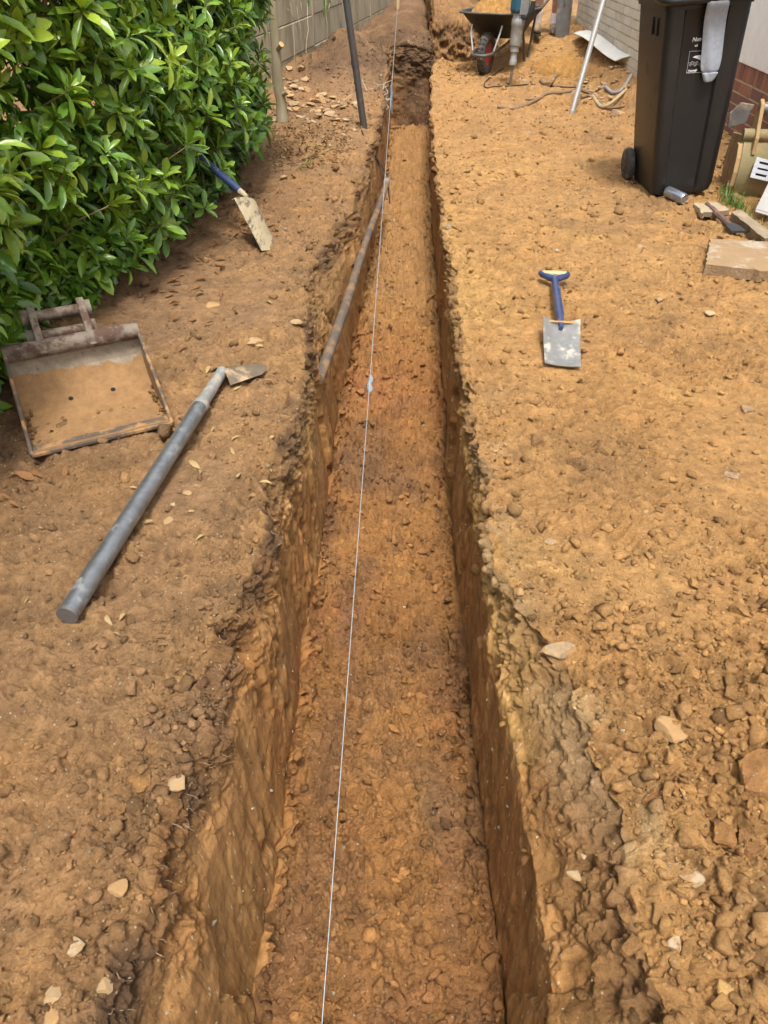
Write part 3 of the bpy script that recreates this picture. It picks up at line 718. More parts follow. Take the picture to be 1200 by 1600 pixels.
for layer, (off, n) in enumerate([(0.0, 1700), (.10, 1250), (.21, 850), (.34, 600)]):
    for i in range(n):
        y = hr.uniform(.5, 6.25); z = hr.uniform(.04, HTOP) if hr.random() < .85 else hr.uniform(.02, .35)
        bulge = .16 * math.sin(min(1, z / 1.1) * math.pi * .75) + .17 * float(ss(.6, 1.1, z) * ss(4.4, 5.4, y)) + .10 * float(vnoise(y * 2.2, z * 2.6, .5, 5)) + .06 * float(vnoise(y * 6, z * 6, .5, 6))
        endr = max(0, (y - 5.55) / .7); x = hx(y) + bulge - off - .45 * endr ** 2 + hr.normal() * .025
        if z > HTOP - .25: x -= .25 * ((z - HTOP + .25) / .25) ** 2
        d = np.array([.9 + hr.normal() * .35, -.25 + .9 * endr + hr.normal() * .4, .75 + hr.normal() * .4])
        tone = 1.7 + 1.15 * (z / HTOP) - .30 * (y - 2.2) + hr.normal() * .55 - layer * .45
        add_shoot((x, y, z), d, tone, hr.uniform(.75, 1.2), layer)
for i in range(230):                            # longer sprays that stand out of the face
    y = hr.uniform(.7, 5.9); z = hr.uniform(.12 if y > 3.0 else .5, HTOP); bulge = .16 * math.sin(min(1, z / 1.1) * math.pi * .75)
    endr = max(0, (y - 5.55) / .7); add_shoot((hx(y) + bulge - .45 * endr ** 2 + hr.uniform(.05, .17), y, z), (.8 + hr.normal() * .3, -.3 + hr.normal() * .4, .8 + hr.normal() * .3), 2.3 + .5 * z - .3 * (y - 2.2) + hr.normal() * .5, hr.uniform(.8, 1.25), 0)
for i in range(900):                            # top and far sides
    y = hr.uniform(.5, 6.2); x = hx(y) - hr.uniform(.1, 1.3); z = HTOP + .06 * hr.normal() - .1
    add_shoot((x, y, z), (hr.normal() * .3, hr.normal() * .3, 1), 2.2 + hr.normal() * .5, hr.uniform(.8, 1.2), 1)
for i in range(500):
    x = hr.uniform(-2.6, -1.2); z = hr.uniform(.1, HTOP); add_shoot((x, 6.0 + hr.normal() * .08 - .2 * abs(x + 1.6), z), (.1, 1, .5), .9 + hr.normal() * .5, 1, 1)
fam = []
for (p, d, tone, sc, layer) in shoots:
    k = int(hr.integers(7, 12)); ph0 = hr.uniform(0, 6.28)
    ref = np.array([0, 0, 1.0]) if abs(d[2]) < .9 else np.array([1.0, 0, 0]); u = np.cross(d, ref); u /= np.linalg.norm(u); vv = np.cross(d, u)
    for i in range(k):
        t = i / (k - 1); ang = R(22 + 78 * t + hr.normal() * 9); ph = ph0 + i * 2.4 + hr.normal() * .2
        rad = u * math.cos(ph) + vv * math.sin(ph)
        ld = d * math.cos(ang) + rad * math.sin(ang); ld[2] -= .12 * t; ld /= np.linalg.norm(ld)
        nz = d - ld * np.dot(d, ld); nn_ = np.linalg.norm(nz)
        nz = nz / nn_ if nn_ > .05 else -rad
        rx = np.cross(ld, nz); L = sc * (.058 + .052 * t + hr.normal() * .013)
        base = p + d * (.03 * (1 - t)) + ld * .006
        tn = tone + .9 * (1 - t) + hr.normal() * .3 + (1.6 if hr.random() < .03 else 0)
        fam.append((base, rx, ld, nz, L, tn, int(hr.integers(0, len(LP)))))
B0 = np.array([q[0] for q in fam], np.float32); RX = np.array([q[1] for q in fam], np.float32); LD = np.array([q[2] for q in fam], np.float32); NZ = np.array([q[3] for q in fam], np.float32)
LL = np.array([q[4] for q in fam], np.float32); TN = np.clip(np.array([q[5] for q in fam]), 0, 3.999); PI_ = np.array([q[6] for q in fam])
B0 = B0[:]; keep = (B0[:, 2] + LD[:, 2] * LL > .015); 
# the leaves that show largest: single parts; the rest one mass
cvec = B0 - np.array([0, 0, CAM_H]); dist = np.linalg.norm(cvec, axis=1); zc_ = cvec @ _fw
px_ = 600 + FPX * (cvec @ _rt) / np.maximum(zc_, .1); py_ = 800 - FPX * (cvec @ _up) / np.maximum(zc_, .1)
facing = np.abs(np.einsum('ij,ij->i', NZ, cvec / dist[:, None]))
front = B0[:, 0] - np.array([float(hx(y)) for y in B0[:, 1]])
score = np.where((px_ > 0) & (px_ < 470) & (py_ > 0) & (py_ < 680) & keep & (front > .05), LL * facing / dist, 0)
top = np.argsort(-score)[:300]; mask = np.zeros(len(B0), bool); mask[top] = True
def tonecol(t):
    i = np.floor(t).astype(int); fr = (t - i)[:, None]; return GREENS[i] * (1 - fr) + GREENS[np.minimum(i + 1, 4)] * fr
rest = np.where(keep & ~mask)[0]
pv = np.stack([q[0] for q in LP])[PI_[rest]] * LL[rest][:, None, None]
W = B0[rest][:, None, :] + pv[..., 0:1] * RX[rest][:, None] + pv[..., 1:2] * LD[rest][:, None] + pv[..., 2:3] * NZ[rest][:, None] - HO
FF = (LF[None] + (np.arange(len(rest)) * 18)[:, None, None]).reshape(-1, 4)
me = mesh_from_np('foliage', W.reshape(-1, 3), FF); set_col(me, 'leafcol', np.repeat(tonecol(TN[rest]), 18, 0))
tag(link('foliage', me, LEAF, hedge), kind='stuff')
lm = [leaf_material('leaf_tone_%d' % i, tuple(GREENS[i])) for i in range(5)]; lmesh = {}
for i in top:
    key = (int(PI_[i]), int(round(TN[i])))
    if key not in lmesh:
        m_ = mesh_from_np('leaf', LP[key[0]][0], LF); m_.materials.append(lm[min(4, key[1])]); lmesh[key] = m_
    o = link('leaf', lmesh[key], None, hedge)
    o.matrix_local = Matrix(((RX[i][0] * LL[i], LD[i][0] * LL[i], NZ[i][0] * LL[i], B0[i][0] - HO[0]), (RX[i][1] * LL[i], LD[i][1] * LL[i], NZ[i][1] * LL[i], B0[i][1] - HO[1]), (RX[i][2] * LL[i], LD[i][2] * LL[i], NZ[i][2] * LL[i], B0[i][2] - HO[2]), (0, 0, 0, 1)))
STEM = M('hedge_stem', (.16, .10, .05), (.22, .15, .07), scale=30, rough=.85, bump=.2)
for i in range(34):
    y = .8 + i * .165; x = hx(y) - hr.uniform(.25, .6); p = np.array([x, y, -.05]) - HO; pts = [p.copy()]
    dd = np.array([hr.normal() * .12 + .12, hr.normal() * .15, 1.0])
    for s_ in range(6): p = p + dd * .24; dd = dd + np.array([hr.normal() * .14, hr.normal() * .16, 0]); pts.append(p.copy())
    MB().tube(pts, [.018, .016, .014, .011, .009, .007, .004], 7).build('stem', STEM, hedge)
tw = MB()
for (p, d, tone, sc, layer) in shoots[::2]:
    q = p - d * .16 * np.array([1, 1, .7]) + np.array([-.03, 0, 0]); tw.tube([q - HO, p - HO, p + d * .03 - HO], [.0035, .0028, .0018], 4, cap=False)
tag(tw.build('twigs', STEM, hedge), kind='stuff')

# ------------------------------------------------------------------ spades and shovels
STEEL = M('worn_steel', (.40, .39, .37), (.27, .265, .25), dirt=(.44, .38, .28), dirt_scale=11, dirt_amt=.45, scale=14, rough=.42, metal=.75, bump=.12)
STEELD = M('dark_steel', (.20, .195, .19), (.14, .13, .125), dirt=(.30, .23, .14), dirt_scale=7, dirt_amt=.4, scale=14, rough=.5, metal=.6, bump=.15)
MUDSTEEL = M('muddy_steel', (.40, .33, .21), (.32, .255, .155), dirt=(.11, .085, .06), dirt_scale=22, dirt_amt=.5, scale=12, rough=.8, metal=.1, bump=.25, stretch=(1.6, .5, 1))
BLUEP = M('blue_enamel', (.02, .035, .10), (.03, .05, .13), dirt=(.34, .24, .14), dirt_scale=16, dirt_amt=.3, scale=20, rough=.35, bump=.06)
WOOD = M('worn_wood', (.52, .37, .19), (.42, .28, .13), scale=25, rough=.7, bump=.15, stretch=(.3, 1, 1))
BROWNW = M('brown_wood', (.19, .07, .035), (.14, .05, .03), scale=18, rough=.55, bump=.1)
GALV = M('galvanised', (.30, .315, .33), (.20, .21, .22), dirt=(.17, .15, .12), dirt_scale=16, dirt_amt=.3, scale=35, rough=.38, metal=.8, bump=.08)
def frame_of(a, b, nrm):
    y = (b - a).normalized(); n = (nrm - y * nrm.dot(y)).normalized(); x = y.cross(n); return x, y, n
def blade(parent, tip, heel, width, nrm, mat, curl=.018, tipw=.9, th=.003, round_tip=0.0, tread=True, name='blade', dish=0.0):
    x, y, n = frame_of(tip, heel, nrm); L = (heel - tip).length; rows = []
    for i in range(13):
        t = i / 12; wd = width * (tipw + (1 - tipw) * t); r = []
        for j in range(11):
            s_ = j / 5 - 1; edge = round_tip * (1 - s_ * s_) if i == 0 else round_tip * (1 - s_ * s_) * (1 - t)
            r.append(tip + y * (L * t - edge) + x * (s_ * wd / 2) + n * (curl * abs(s_) ** 2.4 * (.35 + .65 * t) - dish * math.sin(math.pi * t)))
        rows.append(r)
    o = MB().sheet(rows, th).build(name, mat, parent, smooth=50)
    if tread:
        for sg in (-1, 1):
            tr_ = MB().sheet([[heel + x * (sg * (width * .13)) + n * (curl * .02), heel + x * (sg * width * .49) + n * curl * .95], [heel + x * sg * width * .13 - n * .016 + y * .004, heel + x * sg * width * .47 + n * (curl - .018) + y * .004]], .003)
            tr_.build('tread', mat, o)
    return x, y, n
def t_handle(parent, end, d, side, w_=.125):
    """YD grip: blue yoke and wooden bar"""
    d = d.normalized(); side = (side - d * side.dot(d)).normalized()
    yk = MB()
    yk.tube([end - d * .09, end - d * .055], [.016, .019], 10)
    for sg in (-1, 1):
        yk.tube([end - d * .065, end - d * .045 + side * sg * w_ * .22, end - d * .02 + side * sg * w_ * .44, end + side * sg * w_ * .48, end + d * .012 + side * sg * w_ * .48], [.017, .015, .013, .014, .012], 8)
    y_ = yk.build('handle_yoke', BLUEP, parent, smooth=60)
    MB().tube([end - side * w_ * .46, end, end + side * w_ * .46], [.013, .0155, .013], 12).build('handle_grip', WOOD, parent, smooth=60)
# spade lying on the right bank
b0 = on(878, 577, .012); hl = at_y(876, 503, b0.y + .30); hl.z = max(hl.z, gz(hl.x, hl.y) + .05); te = at(866, 428, gz(.7, 3.45) + .035)
sp = thing('spade', 'narrow bare steel spade with blue shaft lying on the right bank', 'spade', (b0.x, b0.y, b0.z))
def L_(o, p): return Vector(p) - Vector(o.location)
blade(sp, L_(sp, b0), L_(sp, hl), .152, Vector((0, -.5, 1)), STEEL, curl=.020, tipw=.90, dish=.008)
SMUD = MB(); mp = L_(sp, hl); SMUD.tube([mp + Vector((-.05, -.01, .006)), mp + Vector((.0, -.02, .01)), mp + Vector((.07, -.012, .002))], [.008, .006, .012], 7, flat=.5)
SMUD.build('mud', M('wet_clay', (.36, .21, .08), (.30, .17, .06), scale=50, rough=.9, bump=.5), sp)
d_ = (te - hl).normalized()
MB().tube([L_(sp, hl) - d_ * .06, L_(sp, hl) + d_ * .09], [.008, .019], 12).build('socket', BLUEP, sp)
MB().tube([L_(sp, hl) + d_ * .08, L_(sp, te) - d_ * .06], [.0185, .0165], 14).build('shaft', BLUEP, sp)
t_handle(sp, L_(sp, te), d_, Vector((1, 0, 0)))
# spade leaning into the hedge
b0 = on(424, 391, -.012); hl = at(387, 309, .215); te = at(262, 202, .47)
s2 = thing('spade', 'mud-caked spade with blue shaft leaning into the hedge', 'spade', b0)
blade(s2, Vector((0, 0, 0)), L_(s2, hl), .19, Vector((.85, -.22, .45)), MUDSTEEL, curl=-.022, tipw=.85)
d_ = (te - hl).normalized()
MB().tube([L_(s2, hl) - Vector((0, 0, .07)), L_(s2, hl) + d_ * .015, L_(s2, hl) + d_ * .07], [.007, .014, .018], 12).build('socket', MUDSTEEL, s2)
MB().tube([L_(s2, hl) + d_ * .06, L_(s2, te) - d_ * .06], [.019, .017], 14).build('shaft', BLUEP, s2)
t_handle(s2, L_(s2, te), d_, Vector((.15, 1, .1)))
# long shovel with a steel tube handle, face down
n0 = on(109, 974, .026); f0 = on(350, 597, .034)
s3 = thing('shovel', 'long shovel with grey steel tube handle lying face down on the left bank', 'shovel', (n0.x, n0.y, n0.z - .026))
nl, fl_ = L_(s3, n0), L_(s3, f0); d_ = (fl_ - nl).normalized()
mid = nl + d_ * ((fl_ - nl).length * .80)
tb_ = MB(); tb_.tube([nl, mid], .0255, 20, cap=False); tb_.build('tube_handle', GALV, s3, smooth=60)
MB().tube([nl + d_ * .004, nl + d_ * .007], .0235, 20).build('end_cap', M('dull_cap', (.34, .35, .35), scale=60, rough=.6, metal=.3), s3)
MB().tube([nl - d_ * .001, nl + d_ * .010], .0262, 20).build('end_ring', STEELD, s3)
MB().tube([mid - d_ * .012, mid + d_ * .012, mid + d_ * .02, fl_], [.0265, .0275, .0225, .020], 18).build('socket', M('muddy_galv', (.40, .40, .37), (.24, .24, .23), dirt=(.36, .27, .17), dirt_scale=22, dirt_amt=.45, scale=30, rough=.5, metal=.4, bump=.3), s3, smooth=60)
hb = fl_ - d_ * .012 + Vector((0, 0, .012)); tip = fl_ + Vector((.10, .09, -.028))
blade(s3, tip, hb, .13, Vector((0, 0, 1)), M('brown_steel', (.17, .13, .085), (.12, .09, .06), dirt=(.34, .24, .14), dirt_scale=12, dirt_amt=.4, scale=16, rough=.6, metal=.3, bump=.15), curl=-.035, tipw=.75, round_tip=.05, tread=False)

# ------------------------------------------------------------------ excavator bucket, left
BUCKP = M('bucket_paint', (.20, .16, .115), (.11, .085, .065), dirt=(.075, .04, .026), dirt_scale=20, dirt_amt=.6, scale=16, rough=.75, metal=.0, bump=.3)
BUCKIN = M('bucket_mud', (.34, .20, .075), (.28, .155, .055), dirt=(.38, .24, .10), dirt_scale=10, dirt_amt=.4, scale=8, rough=.9, bump=.35)
BUCKG = M('bucket_grey', (.30, .25, .18), (.24, .19, .13), dirt=(.36, .29, .19), dirt_scale=14, dirt_amt=.4, scale=14, rough=.7, bump=.2)
BUCKE = M('bucket_edge', (.10, .072, .052), (.065, .046, .034), dirt=(.30, .165, .065), dirt_scale=14, dirt_amt=.5, scale=18, rough=.85, bump=.4)
def tide_material():
    m, t, b, o = new_mat('bucket_inside'); tc = t.nodes.new('ShaderNodeTexCoord'); v = tc.outputs['Object']
    sx = t.nodes.new('ShaderNodeSeparateXYZ'); t.links.new(v, sx.inputs[0])
    n = noise_node(t, v, 9, 6, .55); ad = t.nodes.new('ShaderNodeMath'); ad.operation = 'MULTIPLY_ADD'; ad.inputs[1].default_value = .16
    t.links.new(n.outputs['Fac'], ad.inputs[0]); t.links.new(sx.outputs['Z'], ad.inputs[2])
    f_ = ramp(t, ad.outputs[0], .183, .190)
    n2 = noise_node(t, v, 30, 8, .7); mudc = mixc(t, ramp(t, n2.outputs['Fac'], .3, .7).outputs[0], (.17, .088, .034), (.28, .155, .060))
    n3 = noise_node(t, v, 22, 8, .7); gc = mixc(t, ramp(t, n3.outputs['Fac'], .35, .65).outputs[0], (.17, .135, .095), (.27, .22, .16))
    n5 = noise_node(t, v, 55, 5, .7); gc2 = mixc(t, ramp(t, n5.outputs['Fac'], .60, .66).outputs[0], gc, (.09, .045, .025))
    c = mixc(t, f_.outputs[0], mudc, gc2); t.links.new(c, b.inputs['Base Color']); b.inputs['Roughness'].default_value = .85
    n4 = noise_node(t, v, 120, 8, .7); bp = t.nodes.new('ShaderNodeBump'); bp.inputs['Strength'].default_value = .4; bp.inputs['Distance'].default_value = .006
    t.links.new(n4.outputs['Fac'], bp.inputs['Height']); t.links.new(bp.outputs[0], b.inputs['Normal']); return m
TIDE = tide_material()
def bucket(name, label, origin, rz, Wd, prof, mats, holes=(), tilt=0.0, ear=(.10, .26), split=None):
    """x across, y depth (away from the lip), z up; prof: (y, z) from the lip round to the top edge"""
    inn, out, edge, grey_ = mats
    o = thing(name, label, 'bucket', origin, (tilt, 0, rz))
    n = len(prof); hw_ = Wd / 2
    def row(i): return [(-hw_ + Wd * j / 24, prof[i][0], prof[i][1]) for j in range(25)]
    sh = MB().sheet([row(i) for i in range(0, split + 1)], .008); shell = sh.build('floor_plate', inn, o, smooth=50)
    MB().sheet([row(i) for i in range(split, n)], .008).build('back_plate', grey_, o, smooth=50)
    lip = MB(); lip.box((0, prof[0][0] + .02, prof[0][1] - .002), (Wd + .012, .055, .013)); lip.build('lip_plate', edge, o, smooth=0, bevel=.003)
    for sg in (-1, 1):
        poly = [(p[0], p[1]) for p in prof]
        m = Matrix.Translation((sg * hw_ - (.008 if sg < 0 else 0), 0, 0)) @ Matrix(((0, 0, 1, 0), (1, 0, 0, 0), (0, 1, 0, 0), (0, 0, 0, 1)))
        sp_ = MB().prism(poly, .008, m).build('side_plate', inn, o, smooth=0)
        a_, b2 = Vector((sg * hw_ + sg * .003, prof[0][0], prof[0][1])), Vector((sg * hw_ + sg * .003, prof[-1][0], prof[-1][1]))
        MB().box(a_.lerp(b2, .5), (.012, (b2 - a_).length + .01, .016), (math.atan2(b2.z - a_.z, b2.y - a_.y), 0, 0)).build('side_edge', edge, o, smooth=0, bevel=.004)
    ty, tz = prof[-1]
    MB().tube([(-hw_ - .006, ty + .016, tz - .004), (hw_ + .006, ty + .016, tz - .004)], .030, 14).build('top_beam', out, o, smooth=50)
    for hx_, hy_ in holes:
        best = min(range(n - 1), key=lambda i: abs((prof[i][0] + prof[i + 1][0]) / 2 - hy_)); p0, p1 = Vector((0, *prof[best])), Vector((0, *prof[best + 1]))
        nn2 = Vector((0, -(p1.z - p0.z), p1.y - p0.y)).normalized(); c_ = (p0 + p1) / 2 + Vector((hx_, 0, 0)) + nn2 * .0085
        MB().tube([c_ - nn2 * .003, c_ + nn2 * .0012], .0085, 14).build('drain_hole', M('hole_black', (.012, .009, .007), scale=20, rough=.95), o)
    e0, e1 = ear
    for ex in (e0, e1):
        pl = [(ty - .02, tz - .01), (ty + .05, tz - .03), (ty + .14, tz - .02), (ty + .165, tz + .06), (ty + .135, tz + .105), (ty + .085, tz + .095), (ty + .03, tz + .05)]
        m = Matrix.Translation((ex - .009, 0, 0)) @ Matrix(((0, 0, 1, 0), (1, 0, 0, 0), (0, 1, 0, 0), (0, 0, 0, 1)))
        MB().prism(pl, .026, m).build('ear', out, o, smooth=0, bevel=.004)
        for (py, pz) in ((ty + .115, tz + .07), (ty + .07, tz + .015)):
            sgn = -1 if ex == e0 else 1
            MB().tube([(ex + sgn * .008, py, pz), (ex + sgn * .034, py, pz)], .028, 12).build('pin_boss', out, o)
    for (py, pz) in ((ty + .115, tz + .07), (ty + .07, tz + .015)):
        MB().tube([(e0, py, pz), (e1, py, pz)], .019, 12).build('pin', out, o, smooth=50)
    return o
prof1 = [(0, .022), (.05, .010), (.12, .006), (.20, .007), (.27, .016), (.325, .036), (.365, .070), (.385, .108), (.392, .145), (.386, .175), (.372, .198)]
wv = Vector((math.cos(.493), math.sin(.493))) * .438; bz1 = max(gz(-.983, 2.01), gz(-.80, 2.11), gz(-1.15, 1.93), gz(-1.1, 2.2), gz(-.95, 2.3))
bucket('excavator_bucket', 'muddy rusty excavator bucket lying open under the hedge', (-.983, 2.01, bz1 - .012), .493, .438, prof1,
       (TIDE, BUCKP, BUCKE, TIDE), holes=((-.06, .27), (.085, .27)), ear=(-.105, .06), split=7)
bko = [o for o in col.objects if o.name.startswith('excavator_bucket')][-1]; BW = Vector((wv.x, wv.y)).length
mr = np.random.default_rng(3); vs_, fs_, cs_, off_ = [], [], [], 0
for i in range(170):
    e_ = i % 4; q_ = rr_p = mr.random() ** 1.5
    if e_ == 0: p_ = np.array([-BW / 2 + BW * mr.random(), .01 + abs(mr.normal()) * .02, .018])
    elif e_ == 1: p_ = np.array([-BW / 2 + abs(mr.normal()) * .014, .30 * q_, (.012 + .02 * q_)])
    elif e_ == 2: p_ = np.array([BW / 2 - abs(mr.normal()) * .012, .28 * q_, (.012 + .02 * q_)])
    else: p_ = np.array([-BW / 2 + abs(mr.normal()) * .03, abs(mr.normal()) * .02, .018])
    r_ = mr.uniform(.003, .011); v_ = pr2[i % 14] * r_ + p_; vs_.append(v_); fs_.append(f2 + off_); off_ += len(v_); cs_.append(np.tile(np.array([.30, .165, .065]) * mr.uniform(.7, 1.2), (len(v_), 1)))
mm_ = mesh_from_np('mud', np.concatenate(vs_), np.concatenate(fs_), False); set_col(mm_, 'soil', np.concatenate(cs_)); tag(link('mud', mm_, SOIL, bko), kind='stuff')

# ------------------------------------------------------------------ wheelie bin
BINP = M('black_bin_plastic', (.008, .008, .009), (.012, .012, .012), dirt=(.028, .022, .017), dirt_scale=3.2, dirt_amt=.22, scale=8, rough=.42, bump=.06, bscale=300)
BLACKP = M('black_plastic', (.02, .02, .021), (.028, .028, .03), scale=20, rough=.5, bump=.05)
RUBBER = M('dusty_rubber', (.05, .045, .04), (.035, .032, .03), dirt=(.20, .14, .085), dirt_scale=16, dirt_amt=.4, scale=20, rough=.85, bump=.25)
WHITEP = M('white_print', (.75, .76, .78), (.66, .67, .70), scale=40, rough=.6, bump=0)
fl0, fr0 = on(1013, 311), on(1106, 309)
byaw = R(3); bwid = .375; bdep = .46; broll = R(-5.5)
bcx = (fl0.x + fr0.x) / 2; bfy = fl0.y
bz = gz(bcx, bfy)
bino = thing('wheelie_bin', 'tall black plastic wheelie bin standing by the house wall', 'bin', (bcx + .005, bfy + bdep / 2, bz + .008), (0, broll, byaw))
def ring(w_, d_, rec, r_=.045):
    pts = []
    hw_, hd = w_ / 2, d_ / 2
    def arc_(cx, cy, a0):
        for i in range(6):
            a_ = a0 + i * math.pi / 10; pts.append((cx + r_ * math.cos(a_), cy + r_ * math.sin(a_)))
    arc_(-hw_ + r_, -hd + r_, math.pi)                       # front left corner
    for fx, dep in ((-.30, 0), (-.27, rec), (-.10, rec), (.12, rec), (.20, rec), (.23, .35 * rec), (.34, .35 * rec)): pts.append((fx * w_, -hd + dep))
    arc_(hw_ - r_, -hd + r_, 1.5 * math.pi); arc_(hw_ - r_, hd - r_, 0); arc_(-hw_ + r_, hd - r_, .5 * math.pi)
    return pts
BZS = 1.04
levels = [(.0, .86, .86, .3), (.012, .95, .95, .6), (.05, 1.0, 1.0, 1), (.30, 1.07, 1.05, 1), (.60, 1.14, 1.11, 1), (.88, 1.205, 1.165, 1), (.93, 1.215, 1.175, .4), (.931, 1.27, 1.22, 0), (.972, 1.28, 1.225, 0)]
vs, fs = [], []
levels = [(l[0] * BZS,) + l[1:] for l in levels]
for z_, sw, sd_, rc in levels:
    rg_ = ring(bwid * sw, bdep * sd_, .028 * rc); nn3 = len(rg_)
    front_keep = -bdep / 2                                       # the front stays nearly upright
    for x_, y_ in rg_: vs.append((x_, y_ + (bdep * sd_ - bdep) / 2 * .35, z_))
for i in range(len(levels) - 1):
    for j_ in range(nn3): fs.append((i * nn3 + j_, i * nn3 + (j_ + 1) % nn3, (i + 1) * nn3 + (j_ + 1) % nn3, (i + 1) * nn3 + j_))
fs.append(tuple(range(nn3 - 1, -1, -1)))
bd = MB(); bd.add(vs, fs); body = bd.build('body', BINP, bino, smooth=32)
def front_y(z_): 
    sd_ = np.interp(z_, [l[0] for l in levels], [l[2] for l in levels]); return -bdep * sd_ / 2 + (bdep * sd_ - bdep) / 2 * .35
def half_w(z_): return bwid * np.interp(z_, [l[0] for l in levels], [l[1] for l in levels]) / 2
lid = MB()
lrows = []
for i in range(9):
    t = i / 8; yy_ = front_y(1.005) - .045 + t * (bdep * 1.225 + .07); r_ = []
    for j_ in range(11):
        s_ = j_ / 5 - 1; r_.append((s_ * (half_w(1.005) + .012), yy_ + (.02 * s_ ** 4 if i == 0 else 0), 1.045 + .035 * math.sin(math.pi * min(1, t * 1.0 + .02)) - .012 * s_ ** 4))
    lrows.append(r_)
lid.sheet(lrows, .006)
lo = lid.build('lid', BINP, bino, smooth=45)
rim = MB(); hwr = half_w(1.005) + .014; fyr = front_y(1.005) - .047
lipp = [(-hwr, fyr + .16, 1.024), (-hwr, fyr + .05, 1.019), (-hwr + .03, fyr + .005, 1.014), (-.05, fyr - .003, 1.013), (.05, fyr - .003, 1.013), (hwr - .03, fyr + .005, 1.014), (hwr, fyr + .05, 1.019), (hwr, fyr + .16, 1.024)]
rim.tube(lipp, .022, 10, flat=1.0); rim.build('lid_lip', BINP, lo, smooth=60)
for sg in (-1, 1):
    wm = Matrix.Translation((sg * (half_w(.1) + .03), bdep / 2 - .03, .098)) @ Matrix.Rotation(R(90), 4, 'Y')
    wh = MB().lathe([(.035, -.022), (.062, -.022), (.078, -.024), (.096, -.018), (.1, -.008), (.1, .008), (.096, .018), (.078, .024), (.062, .022), (.055, .018)], 28, wm, cap=False).build('wheel', RUBBER, bino, smooth=40)
    hub = MB().lathe([(.02, -.027), (.05, -.0255), (.058, -.022), (.058, .022), (.05, .0255), (.02, .027)], 18, wm)
    for kk in range(5):
        a_ = kk * 2 * math.pi / 5
        for s3_ in (-1, 1): hub.box(wm @ Vector((.034 * math.cos(a_), .034 * math.sin(a_), s3_ * .0275)), (.004, .012, .012))
    hub.build('hub', BLACKP, wh)
MB().tube([(-half_w(.1) - .05, bdep / 2 - .03, .098), (half_w(.1) + .05, bdep / 2 - .03, .098)], .011, 10).build('axle', BLACKP, bino)
MB().tube([(-.16, bdep * .56 + .03, .95), (-.15, bdep * .56 + .085, 1.024), (.15, bdep * .56 + .085, 1.024), (.16, bdep * .56 + .03, .95)], .013, 10).build('handle', BLACKP, bino)
for yy_ in (-.11, -.03):
    MB().box((-half_w(.9) - .004, yy_, .885), (.012, .012, .085)).build('rib', BINP, bino, smooth=0, bevel=.003)
# print on the front: part of a name, a line below, a framed emblem with bird and waves
def text_mesh(txt, size, name, shear=0.0):
    cu = bpy.data.curves.new(name, 'FONT'); cu.body = txt; cu.size = size; cu.extrude = .0004; cu.shear = shear; cu.offset = .0006
    ob = bpy.data.objects.new(name, cu); col.objects.link(ob); dg = bpy.context.evaluated_depsgraph_get(); dg.update()
    m_ = bpy.data.meshes.new_from_object(ob.evaluated_get(dg)); bpy.data.objects.remove(ob); m_.name = name; return m_
binm = Matrix.Translation(bino.location) @ Matrix.Rotation(byaw, 4, 'Z') @ Matrix.Rotation(broll, 4, 'Y'); bini = binm.inverted()
def on_bin(x, y, dz=.0185):
    c0 = bini @ Vector((0, 0, CAM_H)); d = (bini.to_3x3() @ Vector(ray(x, y)))
    z_ = .6
    for _ in range(4): t = (front_y(z_) + .028 - c0.y) / d.y; p = c0 + d * t; z_ = p.z
    return Vector((p.x, p.y - .0025, p.z))
lean = math.atan2(front_y(.88) - front_y(.3), .58)
px2 = on_bin(1081, 64).x
def put_text(txt, xa, ya, hpx, name, shear=0.0):
    p = on_bin(xa, ya); top_ = on_bin(xa, ya - hpx); me_ = text_mesh(txt, (top_.z - p.z) * 1.38, name, shear)
    return link(name, me_, WHITEP, body, p, (R(90) + lean * -1, 0, 0))
put_text('Nun', 1081, 65, 6.5, 'lettering', .2)
put_text('wi', 1085, 73, 4, 'lettering', .0)
put_text('Borough', 1075, 112.2, 3.2, 'lettering')
em = MB(); e = [on_bin(1077.5, 80), on_bin(1072.5, 114), on_bin(1122, 112), on_bin(1126, 78.5)]
for i in range(4):
    a_, b2 = e[i], e[(i + 1) % 4]; em.tube([a_, b2], .0016, 6, flat=.5)
for kz in range(3):
    pts = [on_bin(1076 + i * 1.55 - kz * .2, 97 + kz * 2.3 + 1.6 * math.sin(i * 1.25)) for i in range(27)]
    em.tube(pts, .0011, 5, flat=.5)
bird = [on_bin(x, y) for x, y in ((1082, 89.5), (1087, 87), (1094, 86), (1103, 88), (1110, 91), (1103, 94), (1094, 94.5), (1089, 91.5))]
em.add([p + Vector((0, -.0006, 0)) for p in bird] + [p + Vector((0, .001, 0)) for p in bird], [tuple(range(7, -1, -1)), tuple(range(8, 16))] + [(i, (i + 1) % 8, 8 + (i + 1) % 8, 8 + i) for i in range(8)])
em.build('emblem', WHITEP, body, smooth=0)
